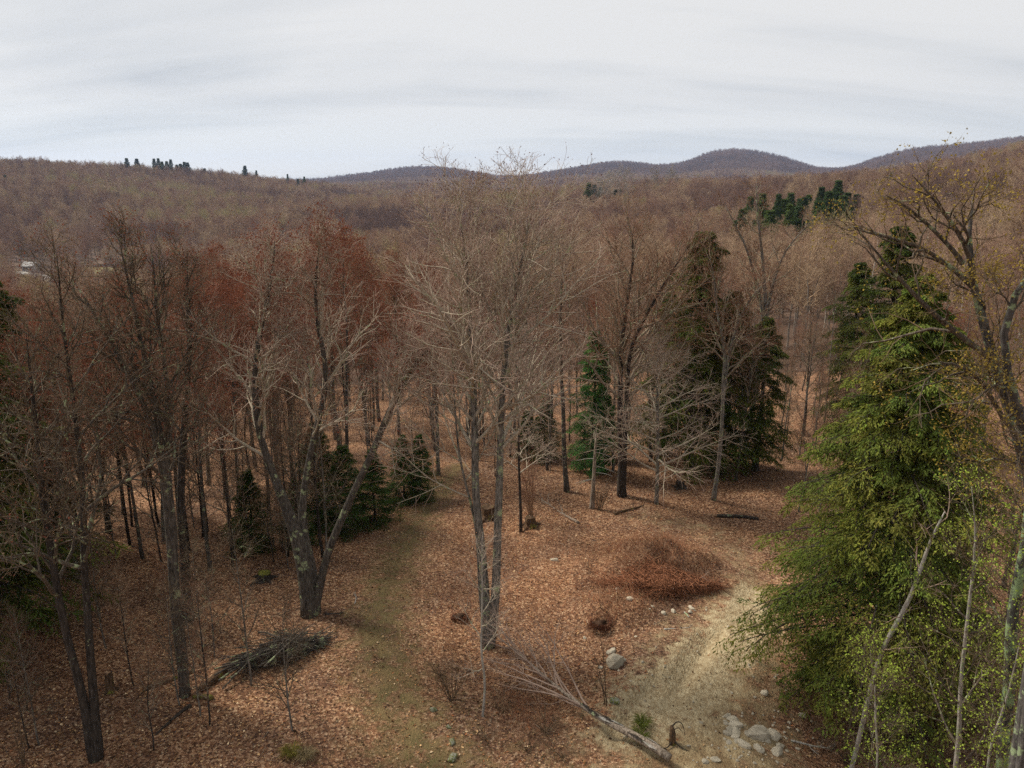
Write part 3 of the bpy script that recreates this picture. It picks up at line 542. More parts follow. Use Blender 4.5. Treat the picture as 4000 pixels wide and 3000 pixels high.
    hero('oak', 'oak_tree', 'large crooked oak with golden buds leaning in from the right edge', 'tree', b,
         [([(4080, 2150), (4000, 1740), (3925, 1560), (3868, 1400), (3838, 1260), (3800, 1120), (3745, 1000), (3760, 860), (3790, 800), (3815, 740)], [.30, .26, .22, .20, .18, .16, .13, .10, .07, .05, .015], .55, .9),
          ([(4120, 2150, -.4), (4040, 1740, -.8), (3960, 1560, -1.), (3900, 1380, -1.2), (3880, 1240, -1.3), (3930, 1120, -1.4), (3990, 1080, -1.5), (4080, 1000, -1.5)], [.26, .2, .18, .15, .13, .12, .11, .09, .03], .6, .8)],
         'bark_oak', 'twig_dark', 21, bud=(.9, .06, 3, .12, .6, 'bud_gold'), tip=.005, n=(10, 7, 5, 3), L1=lambda t, p: 4.2 * np.clip(1.2 - t, .22, .8) * 1.1, ang1=lambda t: 1.0 - .3 * t, wig=(.26, .30, .30),
         limbs=[([(3870, 1400), (3700, 1270, -.2), (3560, 1140, -.3), (3450, 1030, -.3), (3330, 880)], [.12, .10, .075, .05, .012]),
                ([(3800, 1120), (3680, 1020, .3), (3560, 940, .5), (3430, 920, .5), (3310, 880, .6)], [.12, .09, .07, .05, .012]),
                ([(3760, 1030), (3650, 900, .2), (3540, 800, .3), (3470, 760, .3)], [.10, .07, .05, .012]),
                ([(4000, 1740), (3900, 1600, -.4), (3800, 1430, -.7), (3680, 1385, -.8), (3540, 1450, -.9)], [.10, .085, .065, .04, .01]),
                ([(3800, 1120), (3780, 950, -.3), (3660, 800, -.4), (3560, 680, -.5)], [.10, .08, .05, .012])])
    # low right: birches coming into leaf
    def spring(key, label, base, pts, radii, seed, w=1.0, n=(16, 7, 5, 3), L1=2.0, name='birch_tree', bk='bark_birch'):
        return hero(key, name, label, 'tree', base, [(pts, radii, .22, w)], bk, 'twig_dark', seed, bud=(.5, .058, 2, .09, .75, 'leaf_spring'), n=n,
                    L1=lambda t, p: L1 * np.clip(1.25 - t, .3, .8) * 1.2, ang1=.9, up=(.10, .06, .03), tip=.003, fl=.2)
    b1 = np.array([*(onplane(3760, 3080, 20.5)[:2]), 0])
    spring('birch1', 'pale birch in young green leaf, foremost at the lower right', b1, [(3745, 2900), (3755, 2650), (3785, 2350), (3815, 2120), (3800, 1900)], [.13, .12, .10, .08, .05, .012], 31, L1=2.6)
    b2 = np.array([*(onplane(3440, 3090, 20.0)[:2]), 0])
    spring('birch2', 'thin grey birch sapling below the big hemlock, few small leaves', b2, [(3425, 2900), (3420, 2700), (3400, 2520)], [.055, .05, .04, .01], 32, L1=1.7)
    M['bark_lichen'] = bark('bark_lichen', (0.03, 0.03, 0.026), (0.10, 0.095, 0.08), lichen=(0.22, 0.30, 0.15), amount=.75)
    b3 = np.array([*(onplane(3940, 3100, 19.0)[:2]), 0])
    spring('birch3', 'lichen covered birch trunk leaning at the right edge', b3, [(3925, 2800), (3950, 2500), (3985, 2250), (4020, 2000)], [.2, .18, .17, .15, .06], 33, L1=2.2, bk='bark_lichen')
    b4 = np.array([*(onplane(3845, 3100, 18.6)[:2]), 0])
    spring('birch4', 'slender white bowed birch stem next to the lichen covered trunk', b4, [(3870, 2920), (3930, 2760), (3945, 2620), (3975, 2500)], [.05, .045, .035, .03, .008], 34, L1=1.2)
    hero('greyfront', 'sapling', 'pale bare sapling with bent twigs in front of the tall pair', 'sapling', (1888, 2800),
         [([(1892, 2640), (1882, 2540), (1880, 2400), (1888, 2250), (1884, 2080)], [.06, .055, .05, .04, .03, .008], .3, 1.0)], 'bark_birch', 'twig_pale', 35, n=(10, 6, 5, 2),
         L1=lambda t, p: 1.9 * np.clip(1.25 - t, .3, .8), ang1=1.0, tip=.003, fl=.1)
build_heroes()

# ------------------------------------------------------------------ evergreens
def hemlock(rng, H, Wd, nb, n2, n3, leaf, r0, t0=0.06, droop=-0.13, up0=0.35, per=3, power=0.75, ts=(1, 1, 1), lw=.27, irr=(.65, 1.2)):
    """trunk, boughs and drooping sprays. returns trunk MB, foliage MB"""
    tr, fo = MB(), MB()
    P, Rr = resample([(0, 0, -.3), (.1, 0, H * .5), (0, .1, H)], [r0, r0 * .6, .02], 20, rng, .05); Rr = flare(Rr, .4)
    tr.tube(P, Rr, 10)
    t = t0 + (1 - t0) * (np.arange(nb) + rng.random(nb)) / nb; t = t ** 0.9
    prof = Wd * np.clip((1 - t), 0.02, 1) ** power * (0.55 + 0.45 * np.clip(t / 0.22, 0, 1)) * rng.uniform(*irr, nb)
    az = np.arange(nb) * 2.39996 + rng.normal(0, .4, nb)
    d = np.stack([np.cos(az), np.sin(az), up0 * (.2 + 1.2 * t) + rng.normal(0, .1, nb)], 1); d = vnorm(d)
    k = 7; A = np.empty((nb, k, 3)); A[:, 0] = np.stack([np.interp(t * H, P[0, :, 2], P[0, :, i]) for i in range(3)], 1); A[:, 0, 2] = t * H
    st = (prof / (k - 1))[:, None]
    for i in range(1, k):
        d = vnorm(d + np.array([0, 0, droop]) + rng.normal(0, .06, d.shape)); A[:, i] = A[:, i - 1] + d * st
    Ar = np.linspace(1, .12, k)[None] * (.012 + .012 * prof)[:, None]
    tr.tube(A, Ar, 5)
    # flat side sprays left and right of each bough
    def side(Pp, n, ratio, kk, dr):
        B = len(Pp); kp = Pp.shape[1]; pl = np.linalg.norm(np.diff(Pp, axis=1), axis=2).sum(1)
        tt = .12 + .88 * (np.arange(n)[None] + rng.random((B, n))) / n; fi = tt * (kp - 1); i0 = np.minimum(fi.astype(int), kp - 2); f = (fi - i0)[..., None]; b = np.arange(B)[:, None]
        pos = Pp[b, i0] * (1 - f) + Pp[b, i0 + 1] * f; tan = vnorm(Pp[b, i0 + 1] - Pp[b, i0])
        sd = vnorm(np.cross(tan, np.array([0, 0, 1.]))) * np.where(np.arange(n) % 2, 1, -1)[None, :, None]
        dd = vnorm(tan * .75 + sd * rng.uniform(.5, 1.0, (B, n, 1)) + rng.normal(0, .18, (B, n, 3))).reshape(-1, 3); Ln = (ratio * pl[:, None] * (1.1 - .75 * tt) * rng.uniform(.6, 1.3, (B, n)) + leaf * .8).reshape(-1)
        Q = np.empty((B * n, kk, 3)); Q[:, 0] = pos.reshape(-1, 3)
        for i in range(1, kk):
            dd = vnorm(dd + np.array([0, 0, dr]) + rng.normal(0, .08, dd.shape)); Q[:, i] = Q[:, i - 1] + dd * (Ln / (kk - 1))[:, None]
        return Q
    S2 = side(A, n2, .42, 4, -.12); fo2 = np.concatenate([S2, A[:, 2:6]])
    tr.tube(S2, np.linspace(1, .25, 4)[None] * np.full((len(S2), 1), .009), 3)
    S3 = side(fo2, n3, .40, 3, -.22)
    tcol = np.array([(0.155, 0.155, 0.024), (0.13, 0.145, 0.024), (0.185, 0.17, 0.028), (0.11, 0.13, 0.022), (0.155, 0.14, 0.025)])
    bough = np.repeat(np.arange(nb), n2); bough = np.concatenate([bough, np.arange(nb)])
    bc = tcol[rng.integers(0, 5, nb)] * rng.uniform(.75, 1.25, (nb, 1)) * np.array(ts)
    cs = np.repeat(bc[bough], n3, 0) * rng.uniform(.7, 1.3, (len(S3), 1)) * (1 + rng.normal(0, .06, (len(S3), 3)))
    for j in range(per):
        f = (j + rng.random(len(S3))) / per * 2; i0 = np.minimum(f.astype(int), 1); ff = (f - i0)[:, None]; b = np.arange(len(S3))
        pos = S3[b, i0] * (1 - ff) + S3[b, i0 + 1] * ff; tn = vnorm(S3[b, i0 + 1] - S3[b, i0])
        sd = vnorm(np.cross(tn, np.array([0, 0, 1.]))) * rng.choice([-1, 1], len(S3))[:, None]
        dd = vnorm(tn + sd * rng.uniform(0, .9, (len(S3), 1)) + rng.normal(0, .15, tn.shape) + np.array([0, 0, -.15])); ln = leaf * rng.uniform(.7, 1.5, len(S3))
        fo.leaves(pos, dd, vnorm(np.array([0, 0, 1.]) + rng.normal(0, .45, tn.shape)), ln, ln * lw, c=np.clip(cs, .005, 1))
    return tr, fo
def evergreen(name, label, cat, base, tr, fo, needle, group=None, bark_m='bark_dark', color=False):
    t = thing(name, label, cat, base, 0, group); kids = [tr.obj('trunk', M[bark_m], t), fo.obj('foliage', M[needle], t, smooth=False, color=color)]; KIDS[t.name] = kids; return t
rng = np.random.default_rng(40)
b = at(3400, 2700); H = onplane(3450, 1040, b[1])[2]
tr, fo = hemlock(rng, H, 6.4, 330, 15, 12, .125, .30, t0=.03, per=4, power=.74, ts=(.84, .95, 1.0), lw=.38)
evergreen('hemlock_tree', 'big feathery yellow green hemlock filling the right side of the clearing', 'tree', b, tr, fo, 'needle_hemlock', bark_m='bark_dark', color=True)
rng = np.random.default_rng(41)
tr, fo = hemlock(rng, 16.0, 4.6, 105, 11, 9, .24, .30, t0=.08, per=3, power=.55, ts=(.44, .52, .52), irr=(.3, 1.25))
PINE = evergreen('hemlock_tree', 'tall black green hemlock behind the leaning Y shaped tree', 'tree', at(2820, 1850), tr, fo, 'needle_hemlock', color=True); PINE.scale = (.84,) * 3
for px, py, s, lab in [(2690, 1838, 1.08, 'tallest dark hemlock behind the stout double trunked tree'), (2950, 1838, .72, 'dark hemlock farthest right in the stand behind the clearing'),
                       (2590, 1780, .8, 'dark hemlock half hidden behind the grey beech'),
                       (30, 2560, 1.0, 'black hemlock at the left edge of the photo'), (-330, 2700, 1.15, 'black hemlock added beyond the left edge for its shade, nearest the camera'), (-620, 2450, 1.2, 'black hemlock added well beyond the left edge for its shade'), (-150, 2300, 1.15, 'black hemlock cut off by the left edge behind the nearest double trunk'),  # the two out of view beyond the left edge are added to darken the lower left
                       (3420, 1750, 1.14, 'dark hemlock spire rising behind the top of the big hemlock'), (3300, 1640, .95, 'dark bushy hemlock left of the big hemlock top'), (120, 2150, .95, 'lower black hemlock behind the nearest double trunk')]:
    dup(PINE, at(px, py), rng.random() * 6.28, s, lab)
rng = np.random.default_rng(42)
tr, fo = hemlock(rng, 6.0, 1.9, 90, 10, 8, .11, .08, t0=.03, per=3, power=.8, up0=.15, droop=-.05, ts=(.33, .55, .65))
SPR = evergreen('spruce_tree', 'young green spruce nearest the bend of the path', 'tree', at(1640, 1950), tr, fo, 'needle_hemlock', color=True); SPR.scale = (.85, .85, .75)
for px, py, s, lab in [(1580, 1960, .95, 'young spruce second from the bend of the path'), (1465, 2040, 1.0, 'broad dark spruce under the leaning stem'),
                       (1350, 2080, 1.15, 'dark spruce behind the thick three stemmed maple'), (1260, 2030, 1.3, 'taller spruce behind the thick three stemmed maple'),
                       (985, 2150, 1.0, 'low dark spruce left of the thick three stemmed maple'), (1170, 2120, .8, 'small spruce seen between the stems of the thick maple'),
                       (2350, 1800, 1.2, 'spruce between the snag and the stout double trunk'),
                       (2130, 1800, 1.0, 'small spruce behind the slim speckled trunk'), (2060, 1790, .8, 'little spruce just right of the tall pair')]:
    dup(SPR, at(px, py), rng.random() * 6.28, (s * .98, s * .98, s * .8), lab)

rng = np.random.default_rng(43)
tr, fo = hemlock(rng, 10.5, 2.3, 110, 10, 8, .15, .12, t0=.02, per=3, power=.6, up0=.2, ts=(.45, 1.05, 1.5))
evergreen('spruce_tree', 'tall fresh green spruce behind the broken snag', 'tree', at(2310, 1850), tr, fo, 'needle_hemlock', color=True)
# ------------------------------------------------------------------ the wood beyond the clearing
def proto_tree(seed, H, Lw, n, tip, r0, lean=0.6, t0=.42, sides=(8, 5, 3, 3), angl=.95, dome=.3):
    global tips, tdir
    tips, tdir = [], []; rng = np.random.default_rng(seed); a = rng.random() * 6.28; l = np.array([math.cos(a), math.sin(a), 0]) * lean
    P, Rr = resample([(0, 0, -.4), l * .2 + [0, 0, H * .35], l * .7 + [0, 0, H * .7], l * .6 + [0, 0, H]], [r0, r0 * .8, r0 * .45, .015], 16, rng, .12)
    S = [(P, flare(Rr, .3), t0, 1.0)]
    if rng.random() < .6:
        a += 2.2 + rng.random(); l2 = np.array([math.cos(a), math.sin(a), 0]) * 1.6
        P2, R2 = resample([P[0, 6], P[0, 6] + l2 * .4 + [0, 0, H * .2], l2 + P[0, 6] + [0, 0, H * .5]], [r0 * .6, r0 * .4, .015], 12, rng, .1); S.append((P2, R2, .2, .6))
    tr, cr = make_bare(rng, S, n=n, L1=lambda t, p: Lw * np.clip(1.0 + dome - t, dome, .75) * 1.2, ang1=lambda t: angl - .4 * t, tip=tip, sides=sides, wig=(.11, .13, .15)); return rng, tr, cr
PLAIN, RED, GOLD = [], [], []
labp = 'bare brown hardwood in the crowded wood beyond the clearing'; grp = 'bare trees of the wood beyond the clearing'
def mid_protos():
    for i in range(6):
        rng, tr, cr = proto_tree(100 + i, 16 + 1.2 * (i % 3), 4.0 + .5 * (i % 2), (17, 7, 6, 4), .0065, .13 + .025 * (i % 3), lean=.5 + .3 * (i % 3), t0=.42 if i % 2 else .26); bd = None
        if i in (3, 4): bd = buds(rng, .85, .12, 2, .16, .6)
        t = plant_tree('hardwood_tree', labp, 'tree', (0, 0, 0), tr, cr, M['bark_maple' if i % 2 else 'bark_grey'], M['twig_forest'], bd, M['bud_red'] if bd else None, group=grp)
        (RED if bd else PLAIN).append(t)
mid_protos()
rng = np.random.default_rng(50)
HEROXY = np.array([[h.location[0], h.location[1]] for h in HERO.values()])
spots = []
def try_spot(x, y, gap):
    if any((x - a) ** 2 + (y - b_) ** 2 < gap * gap for a, b_ in spots): return False
    if len(HEROXY) and np.min((HEROXY[:, 0] - x) ** 2 + (HEROXY[:, 1] - y) ** 2) < 9: return False
    spots.append((x, y)); return True
used_proto = set()
def put_mid(x, y, s=None):
    px = 2000 + 3100 * x / max(y, 1)
    redp = 0.93 if (300 < px < 1650 and y < 75) else (0.35 if px < 2200 else .08)
    t = (RED if rng.random() < redp else PLAIN); t = t[rng.integers(len(t))]; 
    ytop = np.interp(px, [0, 400, 800, 1300, 1600, 2000, 2150, 2600, 3000, 3400, 4000], [1100, 1080, 820, 800, 950, 1000, 1100, 1190, 1250, 1250, 1100]) + rng.uniform(-20, 260) * (1.3 if px > 2100 else 1)
    hmax = onplane(px, ytop, y)[2] - float(ground(x, y)); s = min((s or rng.uniform(.85, 1.15)), max(hmax / 18.5, .42)); loc = (x, y, float(ground(x, y)) - .05); rz = rng.random() * 6.28
    if t.name not in used_proto: used_proto.add(t.name); t.location = loc; t.rotation_euler = (0, 0, rz); t.scale = (s, s, s)
    else: dup(t, loc, rz, s, tilt=(rng.normal(0, .03), rng.normal(0, .03)))
# trees placed where the photo shows them, then a jittered fill out to about 120 m
for px, py, s in [(700, 2010, 1.0), (420, 2080, 1.0), (880, 1950, 1.0), (560, 1900, 1.05), (1080, 1880, 1.05), (1330, 1800, 1.05), (1440, 1740, 1.05), (230, 1980, 1.0), (1700, 1760, 1.0), (1830, 1730, 1.05),
                  (2080, 1760, .95), (2010, 1700, 1.), (3050, 1800, .85), (3180, 1780, .85), (3300, 1950, .8), (3600, 1900, .85), (3800, 1950, .85), (3950, 2050, .8), (3700, 1780, .9), (1560, 1700, 1.), (3120, 2000, .6), (3920, 2300, .7), (3660, 2250, .55)]:
    p = at(px, py); try_spot(p[0], p[1], 1.5); put_mid(p[0], p[1], s)
for px, py, s in [(820, 2230, .8), (560, 2180, .85), (300, 2260, .8), (950, 2060, .85), (1150, 1960, .9), (640, 2120, .9), (180, 2120, .9), (60, 2180, .9), (1050, 1990, .85), (480, 2010, .9)]:
    p = at(px, py)
    if try_spot(p[0], p[1], 1.5): put_mid(p[0], p[1], s)
nmid = len(spots); tries = 0
while nmid < 292 and tries < 40000:
    tries += 1
    th = rng.uniform(-R(37), R(37)); r = math.sqrt(rng.uniform(52 ** 2, 118 ** 2)); x, y = r * math.sin(th), r * math.cos(th)
    if try_spot(x, y, 4.6): put_mid(x, y); nmid += 1
# ------------------------------------------------------------------ far wood: one mass, instanced on the slopes
PROTO = bpy.data.collections.new('far_tree_kinds')
def far_protos():
    for i in range(6):
        r_, tr, cr = proto_tree(200 + i, 14.5 + (i % 3), 4.6, (14, 7, 6, 3), .020, .17, t0=.38, sides=(5, 4, 3, 3), angl=1.3, dome=.46)
        m = MB()
        for src, mi in ((tr, 0), (cr, 1)):
            off = m.n
            m.v += src.v; m.c += src.c; m.q += [a + off for a in src.q]; m.t += [a + off for a in src.t]; m.n += src.n
            m.mq += [(np.where(a > 0, 1, 0) if mi == 0 else a * 0 + 1) for a in src.mq]; m.mt += [(np.where(a > 0, 1, 0) if mi == 0 else a * 0 + 1) for a in src.mt]
        o = bpy.data.objects.new('far_tree', m.mesh('far_tree', [M['trunk_far'], M['twig_far']])); PROTO.objects.link(o)
far_protos()
_t = M['twig_far'].node_tree; _a = N(_t, 'ShaderNodeAttribute', attribute_name='hue'); _a.attribute_type = 'INSTANCER'
for _l in list(_t.links):
    if _l.from_node.type == 'OBJECT_INFO': _to = _l.to_socket; _t.links.remove(_l); _t.links.new(_a.outputs['Fac'], _to)
def scatter(name, P, rot, sc, hue, coll):
    me = bpy.data.meshes.new(name); me.vertices.add(len(P)); me.vertices.foreach_set('co', P.astype(np.float32).ravel())
    for nm, arr in (('rz', rot), ('sz', sc), ('hue', hue)):
        a = me.attributes.new(nm, 'FLOAT', 'POINT'); a.data.foreach_set('value', arr.astype(np.float32))
    me.update(); o = link(name, me)
    g = bpy.data.node_groups.new(name, 'GeometryNodeTree'); g.interface.new_socket('Geometry', in_out='INPUT', socket_type='NodeSocketGeometry'); g.interface.new_socket('Geometry', in_out='OUTPUT', socket_type='NodeSocketGeometry')
    gi = g.nodes.new('NodeGroupInput'); go = g.nodes.new('NodeGroupOutput'); ip = g.nodes.new('GeometryNodeInstanceOnPoints'); ci = g.nodes.new('GeometryNodeCollectionInfo')
    ci.inputs['Collection'].default_value = coll; ci.inputs['Separate Children'].default_value = True; ci.inputs['Reset Children'].default_value = True
    ip.inputs['Pick Instance'].default_value = True
    a1 = g.nodes.new('GeometryNodeInputNamedAttribute'); a1.data_type = 'FLOAT'; a1.inputs['Name'].default_value = 'rz'
    a2 = g.nodes.new('GeometryNodeInputNamedAttribute'); a2.data_type = 'FLOAT'; a2.inputs['Name'].default_value = 'sz'
    cx = g.nodes.new('ShaderNodeCombineXYZ'); k = g.links.new
    k(a1.outputs[0], cx.inputs[2]); k(cx.outputs[0], ip.inputs['Rotation']); k(a2.outputs[0], ip.inputs['Scale'])
    k(gi.outputs[0], ip.inputs['Points']); k(ci.outputs[0], ip.inputs['Instance']); k(ip.outputs[0], go.inputs[0])
    md = o.modifiers.new('scatter', 'NODES'); md.node_group = g; return o
def grid_pts(r0, r1, step, half):
    n = int(2 * r1 / step) + 1; g = (np.arange(n) - n / 2) * step; X, Y = np.meshgrid(g, g); X = X.ravel() + rng.uniform(-.48, .48, X.size) * step; Y = Y.ravel() + rng.uniform(-.48, .48, Y.size) * step
    r = np.hypot(X, Y); th = np.arctan2(X, Y); k = (r > r0) & (r < r1) & (np.abs(th) < half); return X[k], Y[k]
FIELD = [(polar(350, 575), 38, 26), (polar(110, 560), 36, 20), (polar(640, 600), 46, 14), (polar(60, 470), 20, 10)]   # open land in the valley
X, Y, S = [], [], []
for r0, r1, st, hf, s0 in [(118, 420, 6.2, R(42), .95), (420, 900, 7.6, R(40), 1.05), (900, 1900, 9.2, R(39), 1.2), (1900, 3300, 14, R(38), 1.45), (3300, 5700, 21, R(37), 1.9)]:
    a, b_ = grid_pts(r0, r1, st, hf); X.append(a); Y.append(b_); S.append(s0 * rng.uniform(.7, 1.28, len(a)))
X, Y, S = map(np.concatenate, (X, Y, S)); keep = np.ones(len(X), bool); PX_ = 2000 + 3100 * np.tan(np.arctan2(X, Y)); RR_ = np.hypot(X, Y); keep &= ~((PX_ > 0) & (PX_ < 185) & (RR_ > 390) & (RR_ < 610)); keep &= ~((PX_ > 255) & (PX_ < 460) & (RR_ > 390) & (RR_ < 600)); keep &= ~((np.abs(PX_ - 3110) < 250) & (RR_ > 225) & (RR_ < 390) & (rng.random(len(X)) < .8))
for c_, rx, ry in FIELD: keep &= ((X - c_[0]) / rx) ** 2 + ((Y - c_[1]) / ry) ** 2 > 1
X, Y, S = X[keep], Y[keep], S[keep]
o = scatter('distant_forest', np.stack([X, Y, ground(X, Y, False) - .2], 1), rng.random(len(X)) * 6.28, S, np.clip(.5 + .5 * VN(X / 90, Y / 90) + .25 * VN2(X / 33, Y / 33) + rng.normal(0, .17, len(X)), .02, .98) * np.where(np.hypot(X, Y) > 3300, .42, 1.0) + np.where(np.hypot(X, Y) > 3300, 0, .06), PROTO)
tag(o, 'leafless brown and purple hardwood forest covering the hills', 'forest', kind='stuff')
print('far trees', len(X))

# far evergreens, each its own tree
rng = np.random.default_rng(60)
tr, fo = hemlock(rng, 16.0, 4.0, 95, 8, 6, .36, .2, t0=.04, per=2, power=1.0, up0=.1, irr=(.45, 1.25))
FARP = evergreen('pine_tree', 'single round green pine on the brown slope right of centre', 'tree', polar(3290, 300), tr, fo, 'needle_far'); FARP.scale = (.7,) * 3
def pines(lst, label, group, wide=1.15):
    for px, r_, s in lst:
        p = polar(px, r_); dup(FARP, p, rng.random() * 6.28, (s * wide * rng.uniform(.85, 1.25), s * wide * rng.uniform(.85, 1.25), s * rng.uniform(.8, 1.08)), label, group)
pines([(505, 1480, 2.07), (545, 1490, 2.14), (612, 1480, 2.07), (628, 1480, 2.21), (642, 1470, 2.07), (660, 1485, 2.28), (676, 1490, 2.21), (698, 1485, 2.07), (712, 1480, 2.14), (728, 1485, 2.28), (740, 1490, 2.14), (805, 1485, 1.93), (962, 1480, 2.21)],
      'dark pine standing up from the crest of the left ridge', 'pines along the left ridge crest', 1.55)
pines([(25, 1150, 1.5)], 'lone dark pine on the face of the left ridge near the photo edge', None)
pines([(1005, 1470, 1.9), (1125, 1450, 2.0), (1165, 1440, 2.0), (1190, 1430, 1.9)], 'small dark conifer at the right end of the left ridge', 'conifers at the right end of the left ridge')
pines([(1490, 4950, 3.0), (1505, 4950, 2.9), (1525, 4950, 3.1), (1475, 4950, 2.7)], 'tiny conifer on the far hill behind the tall pair', 'conifers on the far hill')
pines([(2300, 690, 1.9), (2322, 700, 2.0), (2345, 710, 1.9), (2405, 700, 1.7), (2425, 710, 1.6)], 'green pine of the bright clump in mid slope', 'green pines of the bright clump')
pines([(2480, 640, 1.0), (2497, 620, 1.1), (2512, 640, 1.0), (2525, 400, .9), (2560, 700, .9), (2620, 700, 1.), (2840, 780, 1.2), (2705, 420, .8)], 'scattered small pine on the middle slope', 'scattered pines on the middle slope')
cl = [(2890 + rng.uniform(-20, 470) , rng.uniform(250, 370), rng.uniform(1.0, 1.5)) for _ in range(60)]
cl = [(px, r_, s) for px, r_, s in cl if abs((px - 3120) / 250) + abs((r_ - 310) / 85) < 1.2]
pines(cl, 'dark conifer in the thick green stand on the right slope', 'conifers of the green stand on the right slope')
pines([(3180 + 40 * i, 620 + 40 * (i % 3), 1.1) for i in range(7)] + [(3480, 560, 1.2), (3530, 330, .6), (3330, 320, .5), (3560, 300, .6), (3600, 310, .7), (3690, 300, .8)], 'conifer scattered among bare trees on the upper right slope', 'conifers on the upper right slope')

def spring_far():
    P_ = list(PROTO.objects)
    for i, (px, r_, s_, lab) in enumerate([(2350, 690, 2.3, 'pale green leafing tree left of the pair beside the bright pines'), (2385, 690, 2.4, 'larger pale green leafing tree beside the bright pines'), (2440, 700, 2.3, 'pale green leafing tree right of the pair beside the bright pines'),
                                  (2560, 770, 2.2, 'yellow green leafing tree farther up the middle slope'), (2620, 780, 2.1, 'second yellow green leafing tree farther up the middle slope'), (90, 420, 1.1, 'pale green tree in the valley at the left'), (200, 440, 1.2, 'yellowish green tree in the valley at the left')]):
        me = P_[i % 6].data.copy(); me.materials.clear(); me.materials.append(M['trunk_far']); me.materials.append(M['leaf_spring']); t = thing('leafing_tree', lab, 'tree', polar(px, r_), i * 1.3); t.scale = (s_,) * 3; link('crown', me, t)
spring_far()
# ------------------------------------------------------------------ stones
def rock(rng, sub=2, ax=(1, 1, 1), rough=.22, flatn=8):
    import bmesh
    bm = bmesh.new(); bmesh.ops.create_icosphere(bm, subdivisions=sub, radius=1)
    v = np.array([x.co[:] for x in bm.verts]); f = np.array([[y.index for y in x.verts] for x in bm.faces]); bm.free()
    for _ in range(flatn):
        n = vnorm(rng.normal(0, 1, 3)); d = rng.uniform(.55, .85); h = v @ n; v = v - np.clip(h - d, 0, None)[:, None] * n * .85
    ph = rng.random(3) * 9; v = v * (1 + rough * (VN(v[:, 0] * 1.4 + ph[0], v[:, 1] * 1.4 + v[:, 2]) + .5 * VN2(v[:, 1] * 3 + ph[1], v[:, 2] * 3 + v[:, 0])))[:, None]
    m = MB(); m.add(v * np.array(ax), None, f); return m
rng = np.random.default_rng(70)
ROCKS = [rock(rng, 2, (1, rng.uniform(.65, .9), rng.uniform(.5, .75))).mesh('rock_shape', M['stone'], smooth=False) for _ in range(6)]
ROCKM = [rock(rng, 3, (1, .8, .65), .25).mesh('rock_shape', M['stone_moss'], smooth=True) for _ in range(2)]
def stone(px, py, wpx, label=None, group=None, moss=False, i=None, name='stone', lift=.1):
    p = at(px, py); dist = math.hypot(math.hypot(p[0], p[1]), CAM_H); s = wpx / FPX * dist * .5
    o = link(name, (ROCKM if moss else ROCKS)[rng.integers(2 if moss else 6)] if i is None else ROCKS[i]); o.scale = (s, s, s * rng.uniform(.8, 1.15)); o.location = (p[0], p[1], p[2] + s * lift)
    o.rotation_euler = (rng.normal(0, .15), rng.normal(0, .15), rng.random() * 6.28)
    return tag(o, label or 'small pale stone lying loose on the bare earth and leaves', 'stone', group if label is None or group else None)
for px, py, wp, lab in [(2405, 2590, 84, 'largest pale boulder left of the dirt track'), (2435, 2578, 24, 'stone touching the right side of the pale boulder'), (2385, 2548, 40, 'flat stone just above the pale boulder'),
                        (2346, 2608, 20, 'narrow stone left of the pale boulder'), (2165, 2190, 34, 'lone white stone among red leaves in mid clearing'), (2462, 2342, 32, 'pale round stone below the brush mound'),
                        (2415, 2302, 30, 'long white stone below the brush mound'), (2591, 2395, 22, 'left stone of the row beside the upper track'), (2632, 2390, 26, 'middle stone of the row beside the upper track'),
                        (2700, 2376, 24, 'upper of the two stones nearest the upper track'), (2697, 2392, 22, 'lower of the two stones nearest the upper track'), (2284, 2493, 18, 'white stone near the dark hollow'),
                        (2966, 2872, 84, 'biggest grey boulder of the stone heap by the track'), (3018, 2878, 62, 'second boulder against the right of the biggest'), (2905, 2908, 48, 'square stone standing below the stone heap'),
                        (2862, 2812, 44, 'topmost stone of the left heap'), (2876, 2836, 46, 'wide stone in the left heap'), (2852, 2850, 34, 'left stone in the left heap'), (2876, 2856, 44, 'pale stone low in the left heap'),
                        (2842, 2866, 34, 'lowest left stone of the left heap'), (2870, 2874, 34, 'lowest right stone of the left heap'), (2838, 2800, 26, 'small stone at the tip of the left heap'), (2838, 2828, 22, 'little stone at the left of the left heap'),
                        (2845, 2900, 26, 'oval stone left of the square stone'), (2880, 2896, 24, 'small stone between the oval and the square stone'), (3032, 2942, 50, 'flat grey stone at the foot of the boulders'), (2966, 2928, 42, 'long flat stone below the biggest boulder'),
                        (3046, 2915, 34, 'round stone right of the flat grey stone'), (2924, 2868, 30, 'small stone left of the biggest boulder'), (2996, 2895, 28, 'wedge stone under the two boulders'), (2985, 2710, 30, 'lone grey stone at the right of the track'),
                        (3134, 2795, 32, 'pale stone on the dark bank right of the track'), (3083, 2822, 16, 'white pebble on the dark bank'), (3113, 2853, 17, 'egg shaped white stone on the dark bank'), (3116, 2927, 18, 'lowest white stone on the dark bank'),
                        (2795, 2968, 34, 'stone at the bottom edge beside the root stump'), (2756, 2975, 26, 'smaller stone at the bottom edge beside the fallen trunk')]:
    stone(px, py, wp * 1.08, lab, lift=.02)
for px, py, wp, lab in [(2402, 2745, 44, 'mossy green boulder behind the fallen tree'), (1692, 2775, 30, 'mossy rock on the right verge of the path'), (1753, 2842, 24, 'upper small rock at the path edge'),
                        (1765, 2902, 32, 'grey mossy rock at the path edge'), (1770, 2965, 44, 'flat green rock at the path edge near the photo bottom')]:
    stone(px, py, wp, lab, moss=True, name='mossy_rock')
